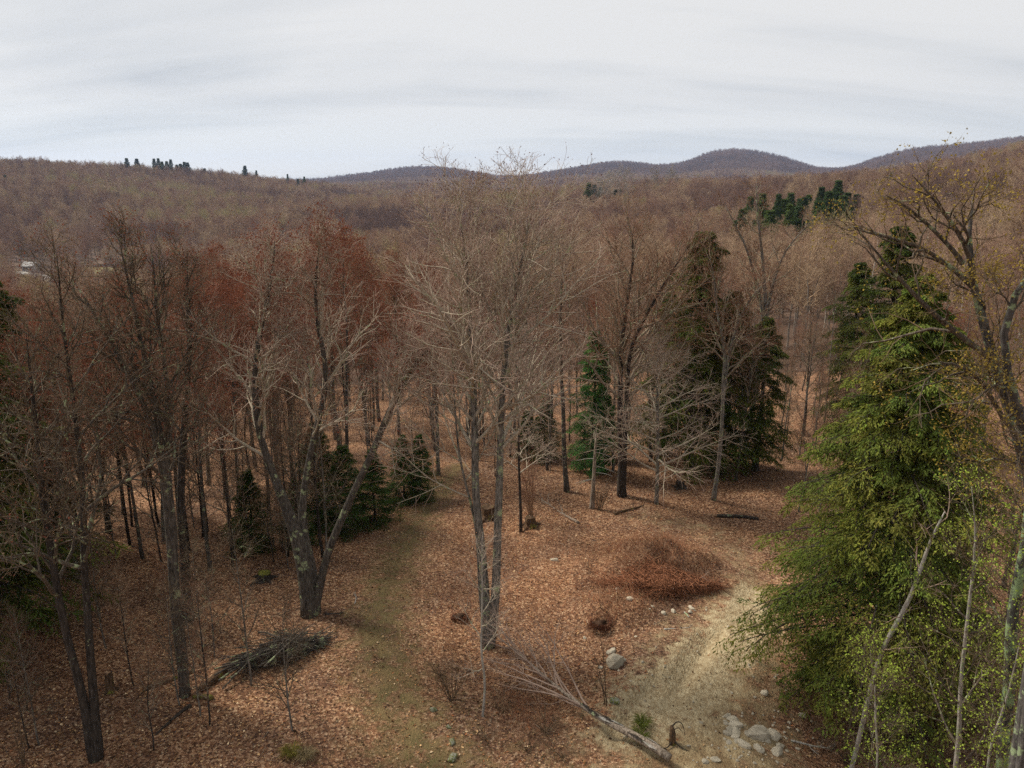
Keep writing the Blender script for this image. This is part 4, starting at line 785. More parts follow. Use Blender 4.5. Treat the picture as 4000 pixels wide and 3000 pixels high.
for _ in range(140):
    px, py = rng.uniform(2400, 3200), rng.uniform(2350, 2990)
    if _ > 60: px, py = rng.uniform(2780, 3080), rng.uniform(2780, 2990)
    stone(px, py, rng.uniform(6, 15), None, 'loose small stones about the dirt track')

# ------------------------------------------------------------------ fallen wood, stumps, snag, brush
def log(name, label, a, b_, r0, r1, bark_m='bark_rot', cat='log', lift=.6, seed=0, sag=0.0, branches=0):
    rg = np.random.default_rng(seed + 900); A, B = at(*a), at(*b_); A = A + [0, 0, r0 * lift]; B = B + [0, 0, r1 * lift + sag]
    t = thing(name, label, cat, A); P, Rr = resample([np.zeros(3), (B - A) * .5 + rg.normal(0, .06, 3), B - A], [r0, (r0 + r1) / 2, r1], 12, rg, .03)
    m = MB(); m.tube(P, Rr * rg.uniform(.9, 1.1, Rr.shape), 9, cap=True); m.obj('log_body' if cat == 'log' else 'stem', M[bark_m], t)
    if branches:
        Q, Qr = sprout(rg, P, Rr, branches, .3, .98, .8, .3, lambda t_, p: .3 * p * (1.2 - .5 * t_), 5, .03, .2, .03, .008); m = MB(); m.tube(Q, Qr, 4)
        Q2, Qr2 = sprout(rg, Q, Qr, 5, .2, .98, .7, .3, lambda t_, p: .5 * p, 3, .02, .25, .02, .004); m.tube(Q2, Qr2, 3); m.obj('branches', M[bark_m], t)
    return t
log('fallen_log', 'long rotten log running up from the brush pile to the left', (930, 2585), (775, 2705), .20, .14, seed=1)
log('fallen_log', 'mossy short log lying left of the brush pile', (865, 2640), (800, 2690), .17, .16, seed=2)
log('fallen_log', 'orange broken log end at the foot of the many limbed maple', (760, 2722), (825, 2735), .15, .12, seed=3)
log('fallen_log', 'thin dark log behind the many limbed maple trunk', (560, 2700), (760, 2622), .12, .08, seed=4)
log('fallen_branch', 'dark branch on the leaves leading down to the lower left', (745, 2760), (610, 2870), .08, .03, 'bark_dark', 'branch', seed=5, branches=4)
log('fallen_log', 'dark log lying across the back of the clearing near the hemlock', (2800, 2018), (2965, 2030), .11, .09, 'bark_dark', seed=6)
log('fallen_branch', 'long bare branch fallen below the snag', (2260, 2045), (2110, 1950), .09, .04, 'bark_dead', 'branch', seed=7, branches=6)
log('fallen_branch', 'crooked dark branch on leaves left of the beech foot', (2400, 2010), (2515, 1975), .09, .03, 'bark_rot', 'branch', seed=8, branches=4)
log('fallen_branch', 'white dry branch on the grass left of the track', (2595, 2460), (2695, 2452), .05, .02, 'bark_birch', 'branch', seed=9, branches=2)
log('fallen_branch', 'short white stick near the row of stones', (2673, 2393), (2690, 2412), .04, .03, 'bark_birch', 'branch', seed=10)
log('fallen_branch', 'pale twiggy branch on the dark bank right of the stones', (3090, 2895), (3260, 2930), .04, .02, 'bark_birch', 'branch', seed=11, branches=5)
log('fallen_branch', 'forked white twig lying on the path leaves', (1385, 2360), (1383, 2320), .025, .012, 'bark_birch', 'branch', seed=12, branches=3)
log('fallen_branch', 'dark stick pointing right from the thick maple foot', (1270, 2402), (1340, 2395), .07, .03, 'bark_dark', 'branch', seed=13, branches=2)
# uprooted tree with its pale crown
def fallen_tree():
    rg = np.random.default_rng(90); A = at(2615, 2985); t = thing('fallen_tree', 'uprooted pale tree lying with its crown spread towards the clearing', 'fallen tree', A)
    pts = [(2615, 2985, .35), (2480, 2905, .45), (2370, 2855, .55), (2250, 2790, .75), (2120, 2700, 1.1), (1990, 2610, 1.6), (1900, 2560, 2.1)]
    W = [np.array([*at(p[0], p[1] + 26 * p[2])[:2], 0]) for p in pts]; W = [np.array([q_[0], q_[1], float(ground(q_[0], q_[1])) + p[2]]) - A for q_, p in zip(W, pts)]
    P, Rr = resample(W, [.16, .15, .12, .075, .05, .035, .012], 20, rg, .03); m = MB(); m.tube(P, Rr, 10, cap=True); m.obj('trunk', M['bark_dead'], t)
    Q, Qr = sprout(rg, P, Rr, 26, .36, .96, .5, .16, lambda t_, p: .46 * p * (1.3 - t_), 8, .02, .08, .010, .007)
    hgt = Q[..., 2] + A[2] - ground(Q[..., 0] + A[0], Q[..., 1] + A[1]); Q[..., 2] += np.clip(.06 - hgt, 0, None)
    m = MB(); m.tube(Q, Qr, 5); Q2, Qr2 = sprout(rg, Q, Qr, 7, .25, .97, .5, .2, lambda t_, p: .4 * p * (1.2 - .6 * t_), 4, .02, .12, .01, .004); m.tube(Q2, Qr2, 3)
    Q3, Qr3 = sprout(rg, Q2, Qr2, 4, .3, .97, .5, .2, lambda t_, p: .4 * p, 2, .02, .12, .01, .003); m.spikes(Q3[:, 0], Q3[:, 1], Qr3[:, 0]); m.obj('crown', M['twig_pale'], t)
    for i in range(22):      # strips of bark lifting off the butt
        s = rg.uniform(0, .4); i0 = int(s * 19); a_ = P[0, i0]; d = vnorm(P[0, i0 + 1] - P[0, i0]); sd = vnorm(np.cross(d, [0, 0, 1.])) * rg.uniform(-1, 1); n_ = vnorm(sd + [0, 0, .7]); c_ = a_ + n_ * (Rr[0, i0] + .01)
        m = MB(); m.leaves(c_[None], d[None], n_[None], rg.uniform(.4, 1.0), .11, fold=.14); m.obj('bark_strip', M['bark_dark' if i % 3 else 'bark_birch'], t, smooth=False)
fallen_tree()
def stump(name, label, px, py, r, h, bark_m='bark_rot', jag=.3, seed=0, moss=False, roots=5):
    rg = np.random.default_rng(seed + 950); b_ = at(px, py); t = thing(name, label, 'stump', b_)
    n = 12; a = np.arange(n) * 2 * math.pi / n; lv = [(-.2, 1.5), (.0, 1.45), (.12, 1.15), (.35, 1.0), (.7, .95), (1.0, .9)]; V_, F = [], []
    for zi, (z, f) in enumerate(lv):
        rr = r * f * (1 + .12 * np.sin(3 * a + 1) + rg.normal(0, .05, n)); zz = z * h + (rg.uniform(-jag, jag * .4, n) * h if zi == len(lv) - 1 else 0)
        V_.append(np.stack([rr * np.cos(a), rr * np.sin(a), np.broadcast_to(zz, (n,))], 1))
    V_.append(np.array([[0, 0, h * (.9 - jag * .5)]])); V_ = np.concatenate(V_)
    for i in range(len(lv) - 1):
        for j in range(n): F.append([i * n + j, i * n + (j + 1) % n, (i + 1) * n + (j + 1) % n, (i + 1) * n + j])
    T = [[(len(lv) - 1) * n + j, (len(lv) - 1) * n + (j + 1) % n, len(lv) * n] for j in range(n)]
    m = MB(); m.add(V_, F, T); m.obj('stump_body', M[bark_m], t, smooth=False)
    A_ = rg.random(roots) * .6 + np.arange(roots) * 6.283 / roots; P = np.stack([np.stack([np.cos(A_) * r * k_, np.sin(A_) * r * k_, np.full(roots, z_)], 1) for k_, z_ in ((1.0, .16 * h), (1.7, .05), (2.5, -.06))], 1)
    for i in range(roots):
        m = MB(); m.tube(P[i:i + 1], np.array([[.3, .22, .08]]) * r, 6); m.obj('root', M[bark_m], t)
    if moss:
        mm = rock(rg, 2, (r * 1.1, r * 1.0, h * .35), .3, 0); mm.v[0] = mm.v[0] + np.array([0, 0, h * .85], np.float32); mm.obj('moss_cap', M['moss'], t)
    return t
M['moss'] = flat_mat('moss', (0.07, 0.075, 0.012), (0.17, 0.16, 0.03), 9.0)
stump('tree_stump', 'low cut stump hidden behind the tall pair of stems', 1905, 2020, .42, .75, 'bark_rot', .12, 1)
stump('tree_stump', 'cut stump beside the slim speckled trunk', 2070, 2055, .34, .6, 'bark_rot', .12, 2)
stump('tree_stump', 'upright rotten stump behind the nearest black double trunk', 432, 2700, .16, .85, 'bark_rot', .3, 3)
stump('tree_stump', 'stump topped with yellow green moss left of the thick maple', 1032, 2262, .32, .35, 'bark_dark', .2, 4, moss=True)
stump('tree_stump', 'dark weathered stump in leaves by the beech', 2655, 1905, .30, .45, 'bark_dark', .3, 6)
def snag():
    rg = np.random.default_rng(91); b_ = at(2312, 1985); t = thing('dead_snag', 'broken dead trunk with pale stub branches at the back of the clearing', 'dead tree', b_)
    P, Rr = px_stem(b_, [(2318, 1900), (2322, 1800), (2327, 1712)], [.15, .12, .10, .07], rg, 12, .03); m = MB(); m.tube(P, flare(Rr, .5), 9, cap=True); m.obj('trunk', M['bark_dead'], t)
    top = P[0, -1]; m = MB(); m.spikes(top[None] + rg.normal(0, .05, (5, 3)), top[None] + np.stack([rg.normal(0, .06, 5), rg.normal(0, .06, 5), rg.uniform(.25, .7, 5)], 1), .07); m.obj('splinter', M['bark_dead'], t)
    for i in range(7):
        s = P[0, 5 + i % 6]; a = rg.choice([-1, 1]) * rg.uniform(.6, 1.2); d = np.array([math.cos(rg.uniform(-.6, .6)) * (1 if i % 3 else -1), -.4, rg.uniform(-.1, .3)]); l = rg.uniform(.7, 1.5)
        p, r_ = resample([s, s + d * l * .5, s + d * l + [0, 0, -.15]], [.03, .022, .008], 5, rg, .02); m = MB(); m.tube(p, r_, 4); m.obj('stub_branch', M['bark_birch'], t)
snag()
def dark_clod(px, py, s, label, seed):
    rg = np.random.default_rng(seed); b_ = at(px, py); t = thing('dark_clod', label, 'dark clod', b_); m = rock(rg, 3, (s * .75, s * .6, s * .5), .9, 5); m.obj('clod', M['dark_fill'], t)
    n = 520; a = rg.random(n) * 6.28; P0 = np.stack([np.cos(a) * s * .8, np.sin(a) * s * .6, rg.uniform(.2, .6, n) * s], 1); P1 = P0 + np.stack([np.cos(a) * .3, np.sin(a) * .3, rg.normal(-.1, .3, n)], 1) * s * 1.6; m = MB(); m.spikes(P0, P1, .008, c=np.array([(0.16, 0.065, 0.035)]) * rg.uniform(.5, 1.3, (n, 1))); o = m.obj('rootlets', M['stalk'], t, color=True); o['kind'] = 'stuff'
dark_clod(2345, 2450, .52, 'dark clod coloured as the shaded hollow under rusty stalks left of the track', 85); dark_clod(1795, 2420, .38, 'small dark clod in the leaves left of the tall pair', 86)  # first clod is solid, with a hollow's shade put into its dark colour
def leaning_dead_birch():
    rg = np.random.default_rng(92); b_ = np.array([*(onplane(3360, 2720, 24.0)[:2]), 0]); b_[2] = float(ground(*b_[:2])); t = thing('dead_birch', 'snapped pale birch leaning rightwards in front of the big hemlock', 'dead tree', b_)
    P, Rr = px_stem(b_, [(3430, 2560), (3520, 2400), (3600, 2220), (3625, 2120), (3690, 2000)], [.085, .08, .075, .065, .05, .02], rg, 18, .03); m = MB(); m.tube(P, Rr, 8, cap=True); m.obj('trunk', M['bark_birch'], t)
    m = MB(); m.spikes(P[0, 6:12:2], P[0, 7:13:2] + rg.normal(0, .12, (3, 3)), .07); m.obj('splinter', M['bark_dead'], t)
    Q, Qr = sprout(rg, P, Rr, 9, .35, .98, .8, .2, lambda t_, p: 1.6 + 0 * t_, 6, .04, .2, .015, .006); m = MB(); m.tube(Q, Qr, 4); Q, Qr = sprout(rg, Q, Qr, 5, .2, .98, .7, .2, lambda t_, p: .5 * p, 3, .03, .2, .01, .004); m.tube(Q, Qr, 3); m.obj('branches', M['twig_pale'], t)
leaning_dead_birch()
def root_stump():
    rg = np.random.default_rng(93); b_ = at(2625, 2905); t = thing('root_stump', 'dark torn root stump with an arching root at the end of the fallen tree', 'stump', b_)
    P, Rr = resample([(0, 0, -.2), (.02, 0, .5), (-.05, .05, 1.25)], [.26, .22, .10], 8, rg, .04); m = MB(); m.tube(P, Rr * rg.uniform(.85, 1.15, Rr.shape), 8, cap=True); m.obj('stump_body', M['bark_rot'], t)
    for pts, r_ in [([(-.05, .05, 1.15), (.15, .1, 1.55), (.5, .1, 1.6), (.72, .0, 1.1), (.75, 0, .6)], .05), ([(0, 0, .9), (.3, -.1, 1.3), (.6, -.2, .9)], .035), ([(0, 0, .3), (.4, -.4, .1), (.9, -.6, -.05)], .06), ([(0, 0, .3), (-.3, -.4, .1), (-.7, -.4, -.05)], .06)]:
        p, rr = resample(pts, np.linspace(r_, r_ * .35, len(pts)), 9, rg, .03); m = MB(); m.tube(p, rr, 5); m.obj('root', M['bark_dark'], t)
root_stump(); bpy.data.objects['root_stump'].scale = (.6, .6, .6)
def brush_pile(name, label, px, py, Lx, Ly, H, bark_m, ns, nt, seed, rz=.5, sk=1.0, wild=.8):
    rg = np.random.default_rng(seed); b_ = at(px, py); t = thing(name, label, 'brush pile', b_, rz)
    for i in range(ns):
        f = rg.uniform(-1, 1); c_ = np.array([f * Lx * .5, rg.uniform(-1, 1) * Ly * (1 - abs(f)) * .7, rg.uniform(.1, 1) * H * (1 - .7 * abs(f))]); a = rg.normal(0, .45 / sk); l = rg.uniform(.8, 1.7) * sk; d = np.array([math.cos(a), math.sin(a), rg.normal(.0, .15)]) * l
        p, rr = resample([c_ - d, c_ + [0, 0, .1], c_ + d + [0, 0, -.12]], [.03, .024, .008], 7, rg, .07); m = MB(); m.tube(p, rr * rg.uniform(.6, 1.5) * sk, 5); m.obj('stick', M[bark_m], t)
    f = rg.uniform(-1, 1, nt); hz = .55 + .75 * (.5 + .5 * VN(f * 3.1 + seed, f * 0 + 2.5)); c_ = np.stack([f * Lx * .55, rg.uniform(-1, 1, nt) * Ly * (1 - np.abs(f)), rg.random(nt) ** .7 * H * hz * (1 - .8 * np.abs(f))], 1); a = rg.normal(0, wild, nt) + np.where(rg.random(nt) < .5, 0, 3.14); l = rg.uniform(.4, 1.1, nt)[:, None]
    d = np.stack([np.cos(a), np.sin(a), rg.normal(-.1, .3, nt)], 1) * l; m = MB(); m.spikes(c_, c_ + d, rg.uniform(.005, .02, nt)); o = m.obj('twigs', M[bark_m], t); o['kind'] = 'stuff'
    core = rock(rg, 3, (Lx * .42, Ly * .6, H * (.62 if wild < 1 else .42)), .6, 3); core.obj('dark_core', M['dark_fill'], t)  # solid very dark lump filling the inside of the heap
brush_pile('brush_pile', 'heap of dark cut branches left of the path', 1110, 2560, 3.1, .95, .95, 'bark_maple', 70, 1700, 94, .55)
M['stick_rust'] = stone_mat('stick_rust', (0.17, 0.068, 0.036), (0.42, 0.19, 0.10))
brush_pile('brush_heap', 'large rust brown heap of cut brush and dead stalks left of the dirt track', 2560, 2262, 6.0, 1.7, 1.35, 'stick_rust', 30, 5200, 104, -.05, .5, 1.5)
bpy.data.objects['brush_heap'].location.z -= .5
def shrubby(name, label, px, py, H, n, seed, bark_m='twig_dark', spread=.4, cat='shrub', group=None, k2=6):
    rg = np.random.default_rng(seed); b_ = at(px, py); t = thing(name, label, cat, b_, 0, group); a = rg.random(n) * 6.28
    A = np.stack([np.cos(a) * .15, np.sin(a) * .15, np.full(n, -.1)], 1) * rg.random((n, 1)); d = vnorm(np.stack([np.cos(a) * spread, np.sin(a) * spread, np.ones(n)], 1) + rg.normal(0, .12, (n, 3))); ln = H * rg.uniform(.6, 1.1, (n, 1))
    Q = np.stack([A, A + d * ln * .35, A + d * ln * .7 + rg.normal(0, .05, (n, 3)), A + d * ln + np.array([0, 0, -.06]) + rg.normal(0, .08, (n, 3))], 1); Qr = np.linspace(1, .3, 4)[None] * (.006 + .005 * H) * np.ones((n, 1))
    m = MB(); m.tube(Q, Qr, 4); m.obj('stem', M[bark_m], t); m = MB(); C, Cr = sprout(rg, Q, Qr, k2, .3, .98, .6, .2, lambda t_, p: .35 * p, 3, .05, .15, .01, .004); m.tube(C, Cr, 3)
    C2, Cr2 = sprout(rg, C, Cr, 3, .3, .98, .6, .2, lambda t_, p: .5 * p, 2, .03, .15, .01, .003); m.spikes(C2[:, 0], C2[:, 1], Cr2[:, 0]); m.obj('crown', M[bark_m], t); KIDS[t.name] = list(t.children); return t
shrubby('bare_shrub', 'pale dry branching shrub at the right end of the brush mound', 2725, 2262, 1.3, 9, 95, 'twig_pale', 1.1)
shrubby('bare_shrub', 'dark upright clump of stems between path and pale sapling', 1765, 2735, 1.9, 14, 96, 'twig_dark', .35)
shrubby('bare_shrub', 'tall thin twin stems above the mossy boulder', 2375, 2745, 3.6, 3, 97, 'twig_dark', .12)
shrubby('bare_shrub', 'bare stems around the foot of the snag', 2340, 1995, 2.2, 16, 98, 'twig_dark', .35)
shrubby('bare_shrub', 'thicket of slim upright shoots beside the slim speckled trunk', 2080, 2040, 4.0, 14, 99, 'twig_forest', .18)
shrubby('bare_shrub', 'thin shoots rising from the leaves at the bottom left corner', 90, 2985, 2.6, 7, 101, 'twig_dark', .25)

_sh = shrubby('bare_shrub', 'dark tangled shrub on the shaded bank under the leafing birches', 3560, 2800, 2.0, 22, 102, 'twig_dark', .8, group='dark shrubs on the shaded bank under the birches', k2=7)
for i, (px, py) in enumerate([(3500, 2920), (3640, 2880), (3700, 2700), (3790, 2850), (3860, 2700), (3930, 2840), (3600, 2980), (3730, 2980), (3850, 2960), (3960, 2960), (3420, 2960), (3980, 2650), (3660, 2560), (3320, 2985), (1900, 2890), (2060, 2930), (1960, 2780), (2200, 2960), (1720, 2640), (2130, 2860)]):
    dup(_sh, at(px, py), i * 1.7, (.85 if i < 14 else .55) * (.8 + .05 * (i % 7)), None if i < 14 else 'low dark shrub among red leaves between the path and the fallen tree', None if i < 14 else 'low dark shrubs by the fallen tree')
# saplings of the understorey, copied about
def sapling_proto(seed, H, r0):
    global tips, tdir
    tips, tdir = [], []; rg = np.random.default_rng(seed); P, Rr = resample([(0, 0, -.2), rg.normal(0, .12, 3) + [0, 0, H * .5], rg.normal(0, .3, 3) + [0, 0, H]], [r0, r0 * .7, .006], 12, rg, .05)
    return make_bare(rg, [(P, Rr, .2, 1.0)], n=(15, 6, 5, 0), L1=lambda t, p: 1.7 * np.clip(1.25 - t, .3, .8), ang1=.95, tip=.004, sides=(6, 4, 3, 3))
SAPL = []
def saplings():
    for i in range(4):
        tr, cr = sapling_proto(300 + i, 4.6 + .8 * i, .035 + .006 * i)
        SAPL.append(plant_tree('sapling', 'slim bare sapling in the leaf litter at the edge of the wood', 'sapling', (0, 0, 0), tr, cr, M['bark_dark' if i % 2 else 'bark_grey'], M['twig_forest' if i % 2 else 'twig_dark'], group='slim saplings at the edge of the wood'))
    rg = np.random.default_rng(310); n = 0; used = set()
    for _ in range(3000):
        if n >= 120: break
        px = rg.uniform(-100, 4100); py = rg.uniform(1720, 2950)
        p = at(px, py); d, pt, red = zones(p[0:1], p[1:2])
        left = px < 1150; back = py < 1900; right = px > 3050 and py > 1900
        if not (left or back or right): continue
        if d[0] > .2 or pt[0] > .2: continue
        if left and py > 2300 and rg.random() < .62: continue
        n += 1; t = SAPL[rg.integers(4)]; s = rg.uniform(.55, 1.2)
        if t.name not in used: used.add(t.name); t.location = p; t.scale = (s, s, s)
        else: dup(t, p, rg.random() * 6.28, s)
def more_saplings():
    rg = np.random.default_rng(311); n = 0
    while n < 75:
        px = rg.uniform(-50, 1500) if n < 50 else rg.uniform(1700, 3500); p = at(px, rg.uniform(1640, 2250) if n < 50 else rg.uniform(1640, 1840)); d, pt, red = zones(p[0:1], p[1:2])
        if d[0] > .1 or pt[0] > .1: continue
        n += 1; t = SAPL[rg.integers(4)]; s = rg.uniform(1.2, 2.1); dup(t, p, rg.random() * 6.28, (s * .85, s * .85, s), 'tall thin bare young tree among the bigger trunks of the wood', 'thin young trees in the wood')
saplings(); more_saplings()

# ------------------------------------------------------------------ ground cover
def cover():
    rg = np.random.default_rng(80)
    n = 165000; th = rg.uniform(-R(40), R(40), n); r = rg.uniform(19, 88, n); x, y = r * np.sin(th), r * np.cos(th); d, p, red = zones(x, y)
    k = (rg.random(n) > np.clip(d * 1.25, 0, .9)) & (rg.random(n) > np.clip(p * .95, 0, .62)); x, y, r, red = x[k], y[k], r[k], red[k]; n = len(x)
    pal = np.array([(0.08, 0.041, 0.021), (0.20, 0.098, 0.042), (0.31, 0.166, 0.074), (0.44, 0.285, 0.142), (0.60, 0.45, 0.275), (0.26, 0.103, 0.044)])
    left = np.clip((-x - 2) / 8, 0, 1); w_ = np.stack([.24 + 0 * x, .24 + 0 * x, .24 + 0 * x, .16 + .10 * left, .055 + .05 * left, .14 - .10 * left + .2 * red], 1); w_ /= w_.sum(1, keepdims=True)
    ci = (np.cumsum(w_, 1) < rg.random((n, 1))).sum(1).clip(0, 5); pt_ = np.clip(.93 + .5 * VN(x / 2.6, y / 2.6) + .45 * VN2(x / .7, y / .7), .4, 1.4); c = pal[ci] * rg.uniform(.75, 1.2, (n, 1)) * pt_[:, None]
    a = rg.random(n) * 6.28; dd = np.stack([np.cos(a), np.sin(a), rg.normal(0, .25, n)], 1); nr = vnorm(np.array([0, 0, 1.]) + rg.normal(0, .45, (n, 3))); ln = .045 + .10 * rg.random(n) ** 1.6 * (1 + np.clip((r - 40) / 60, 0, .6))
    m = MB(); m.leaves(np.stack([x, y, ground(x, y) + .012 + rg.random(n) * .02], 1), dd, nr, ln, ln * rg.uniform(.45, .75, n), c=c, fold=.2)
    tag(m.obj('leaf_litter', M['litter'], smooth=False, color=True), 'fallen tan and orange brown leaves covering the forest floor', 'leaf litter', kind='stuff')
    # dead bracken and brambles: the red brush
    n = 90000; th = rg.uniform(-R(34), R(34), n); r = rg.uniform(21, 50, n); x, y = r * np.sin(th), r * np.cos(th); d, p, red = zones(x, y)
    k = rg.random(n) < np.clip(red * 1.1 - .1, 0, 1) * (d < .35) * (p < .35); x, y, red = x[k], y[k], red[k]; n = len(x); z = ground(x, y)
    a = rg.random(n) * 6.28; h = rg.uniform(.25, .8, n) * (.4 + .8 * red); P0 = np.stack([x, y, z - .02], 1); d1 = np.stack([np.cos(a) * rg.uniform(.2, 1.2, n), np.sin(a) * rg.uniform(.2, 1.2, n), np.ones(n)], 1); P1 = P0 + vnorm(d1) * h[:, None]
    c = np.array([(0.25, 0.10, 0.05), (0.36, 0.155, 0.08), (0.15, 0.06, 0.033), (0.40, 0.25, 0.14)])[rg.integers(0, 4, n)] * rg.uniform(.7, 1.2, (n, 1)); m = MB(); m.spikes(P0, P1, .007, c=c)
    P2 = P1 + np.stack([np.cos(a), np.sin(a), -.3 * np.ones(n)], 1) * (h * .9)[:, None]; m.spikes(P1, P2, .005, c=c)
    tag(m.obj('dead_bracken', M['stalk'], color=True), 'tangle of rust red dead bracken and brambles', 'bracken', kind='stuff')
    n = 2600; th = rg.uniform(-R(38), R(36), n); r = rg.uniform(20, 70, n); x, y = r * np.sin(th), r * np.cos(th); d, p, red = zones(x, y); k = (d < .4) & (p < .55); x, y = x[k], y[k]; n = len(x)
    a = rg.random(n) * 6.28; l = rg.uniform(.2, 1.1, n) ** 1.4; P0 = np.stack([x, y, ground(x, y) + .03], 1); x1, y1 = x + np.cos(a) * l, y + np.sin(a) * l; P1 = np.stack([x1, y1, ground(x1, y1) + rg.uniform(.02, .12, n)], 1)
    m = MB(); m.spikes(P0, P1, .012, c=np.array([(0.10, 0.075, 0.055), (0.28, 0.23, 0.17), (0.06, 0.045, 0.033)])[rg.integers(0, 3, n)]); tag(m.obj('fallen_sticks', M['stalk'], color=True), 'fallen sticks and twigs scattered over the leaves', 'sticks', kind='stuff')
    n = 7000; th = rg.uniform(-R(36), R(34), n); r = rg.uniform(20, 62, n); x, y = r * np.sin(th), r * np.cos(th); d, p, red = zones(x, y); k = (d < .3) & (p < .4) & (VN(x / 3, y / 3) > -.15); x, y = x[k], y[k]; n = len(x); h = rg.uniform(.2, .9, n)
    P0 = np.stack([x, y, ground(x, y) - .02], 1); P1 = P0 + np.stack([rg.normal(0, .2, n), rg.normal(0, .2, n), np.ones(n)], 1) * h[:, None]; m = MB(); m.spikes(P0, P1, .006, c=np.array([(0.16, 0.075, 0.04), (0.09, 0.05, 0.035), (0.25, 0.16, 0.10)])[rg.integers(0, 3, n)]); tag(m.obj('dead_weeds', M['stalk'], color=True), 'thin dead weed stalks standing in the leaves', 'weeds', kind='stuff')
    n = 30000; th = rg.uniform(-R(8), R(26), n); r = rg.uniform(22, 46, n); x, y = r * np.sin(th), r * np.cos(th); d, p, red = zones(x, y); k = rg.random(n) < np.clip(d * 1.5 - .45, 0, 1) * (.25 + .75 * (VN(x / 1.7, y / 1.7) > -.1)) * np.where(strip(x, y, BARE, BARE_W) > .4, .3, 1.0); x, y = x[k], y[k]; n = len(x)
    s_ = .010 + .035 * rg.random(n) ** 3; P0 = np.stack([x, y, ground(x, y) - s_ * .3], 1); P1 = P0 + np.stack([rg.normal(0, .5, n) * s_, rg.normal(0, .5, n) * s_, s_ * 1.5], 1)
    m = MB(); m.spikes(P0, P1, s_, c=np.array([(0.22, 0.16, 0.09), (0.34, 0.27, 0.165), (0.46, 0.395, 0.27), (0.28, 0.20, 0.115)])[rg.integers(0, 4, n)] * rg.uniform(.7, 1.2, (n, 1))); tag(m.obj('earth_clods', M['stalk'], smooth=False, color=True), 'loose clods and grit on the bare earth of the track', 'clods', kind='stuff')
    # grass on the path, round the track and the mound
    n = 60000; th = rg.uniform(-R(20), R(28), n); r = rg.uniform(20, 56, n); x, y = r * np.sin(th), r * np.cos(th); d, p, red = zones(x, y); ns = .5 + .5 * VN(x * .9, y * .9)
    pr = np.clip(p * 1.2, 0, .7) * ns * ns * 2 + np.clip(.5 - np.abs(d - .42) * 2.2, 0, .5) * ns + .10 * (d > .3) * ns; pr = pr * (strip(x, y, BARE, BARE_W) < .3); k = rg.random(n) < pr; x, y = x[k], y[k]; n = len(x)
    a = rg.random(n) * 6.28; h = rg.uniform(.06, .20, n); P0 = np.stack([x, y, ground(x, y) - .01], 1); P1 = P0 + vnorm(np.stack([np.cos(a), np.sin(a), rg.uniform(.3, 1.6, n)], 1)) * h[:, None]
    c = np.array([(0.11, 0.11, 0.03), (0.19, 0.155, 0.06), (0.08, 0.095, 0.022), (0.22, 0.16, 0.075)])[rg.integers(0, 4, n)] * rg.uniform(.7, 1.2, (n, 1)); m = MB(); m.spikes(P0, P1, .008, c=c)
    tag(m.obj('grass', M['stalk'], color=True), 'short olive and straw coloured grass on the path and beside the track', 'grass', kind='stuff')
cover()
def tussock(px, py, label, seed, col):
    rg = np.random.default_rng(seed); b_ = at(px, py); n = 160; a = rg.random(n) * 6.28; t = thing('grass_tussock', label, 'grass tuft', b_)
    P0 = np.stack([np.cos(a), np.sin(a), 0 * a], 1) * rg.random((n, 1)) * .12; P1 = P0 + np.stack([np.cos(a) * .2, np.sin(a) * .2, np.full(n, .28)], 1) * rg.uniform(.6, 1.2, (n, 1)); P2 = P1 + np.stack([np.cos(a) * .32, np.sin(a) * .32, np.full(n, -.12)], 1) * rg.uniform(.6, 1.2, (n, 1))
    c = np.array(col)[None] * rg.uniform(.7, 1.25, (n, 1)); m = MB(); m.tube(np.stack([P0, P1], 1), np.full((n, 2), .007), 3, c=c); m.spikes(P1, P2, .007, c=c); m.obj('blades', M['stalk'], t, color=True)
tussock(1195, 2965, 'straw coloured arching grass tuft at the lower left', 81, (.30, .23, .12)); tussock(1140, 2950, 'yellowish grass tuft beside the straw coloured one', 82, (.22, .19, .04))
tussock(2510, 2835, 'bright green tuft above the fallen trunk', 83, (.14, .16, .03)); tussock(2500, 2885, 'green tuft touching the fallen trunk', 84, (.13, .15, .03))

# ------------------------------------------------------------------ valley on the left: field, road, houses
def patch(name, cx, rx, ry, material, rot=0.0, lift=.25):
    a = np.linspace(0, 2 * math.pi, 40, endpoint=False); rings = [0.0, .35, .7, 1.0]; V_ = [np.array([[cx[0], cx[1]]])]
    for f in rings[1:]:
        e = f * (1 + .08 * np.sin(3 * a + 1)); u = np.stack([rx * e * np.cos(a), ry * e * np.sin(a)], 1); V_.append(np.stack([cx[0] + u[:, 0] * math.cos(rot) - u[:, 1] * math.sin(rot), cx[1] + u[:, 0] * math.sin(rot) + u[:, 1] * math.cos(rot)], 1))
    V_ = np.concatenate(V_); z = ground(V_[:, 0], V_[:, 1]) + lift; n = 40
    T = [[0, 1 + j, 1 + (j + 1) % n] for j in range(n)]; Q = [[1 + i * n + j, 1 + (i + 1) * n + j, 1 + (i + 1) * n + (j + 1) % n, 1 + i * n + (j + 1) % n] for i in range(2) for j in range(n)]
    m = MB(); m.add(np.concatenate([V_, z[:, None]], 1), Q, T); o = m.obj(name, material); o['kind'] = 'structure'
M['field'] = flat_mat('field', (0.16, 0.15, 0.06), (0.26, 0.21, 0.10), .06); M['gravel'] = flat_mat('gravel', (0.34, 0.32, 0.29), (0.46, 0.44, 0.40), .3)
patch('field', FIELD[0][0], 30, 24, M['field'], .1); patch('field', FIELD[2][0], 42, 12, M['field'], -.1)
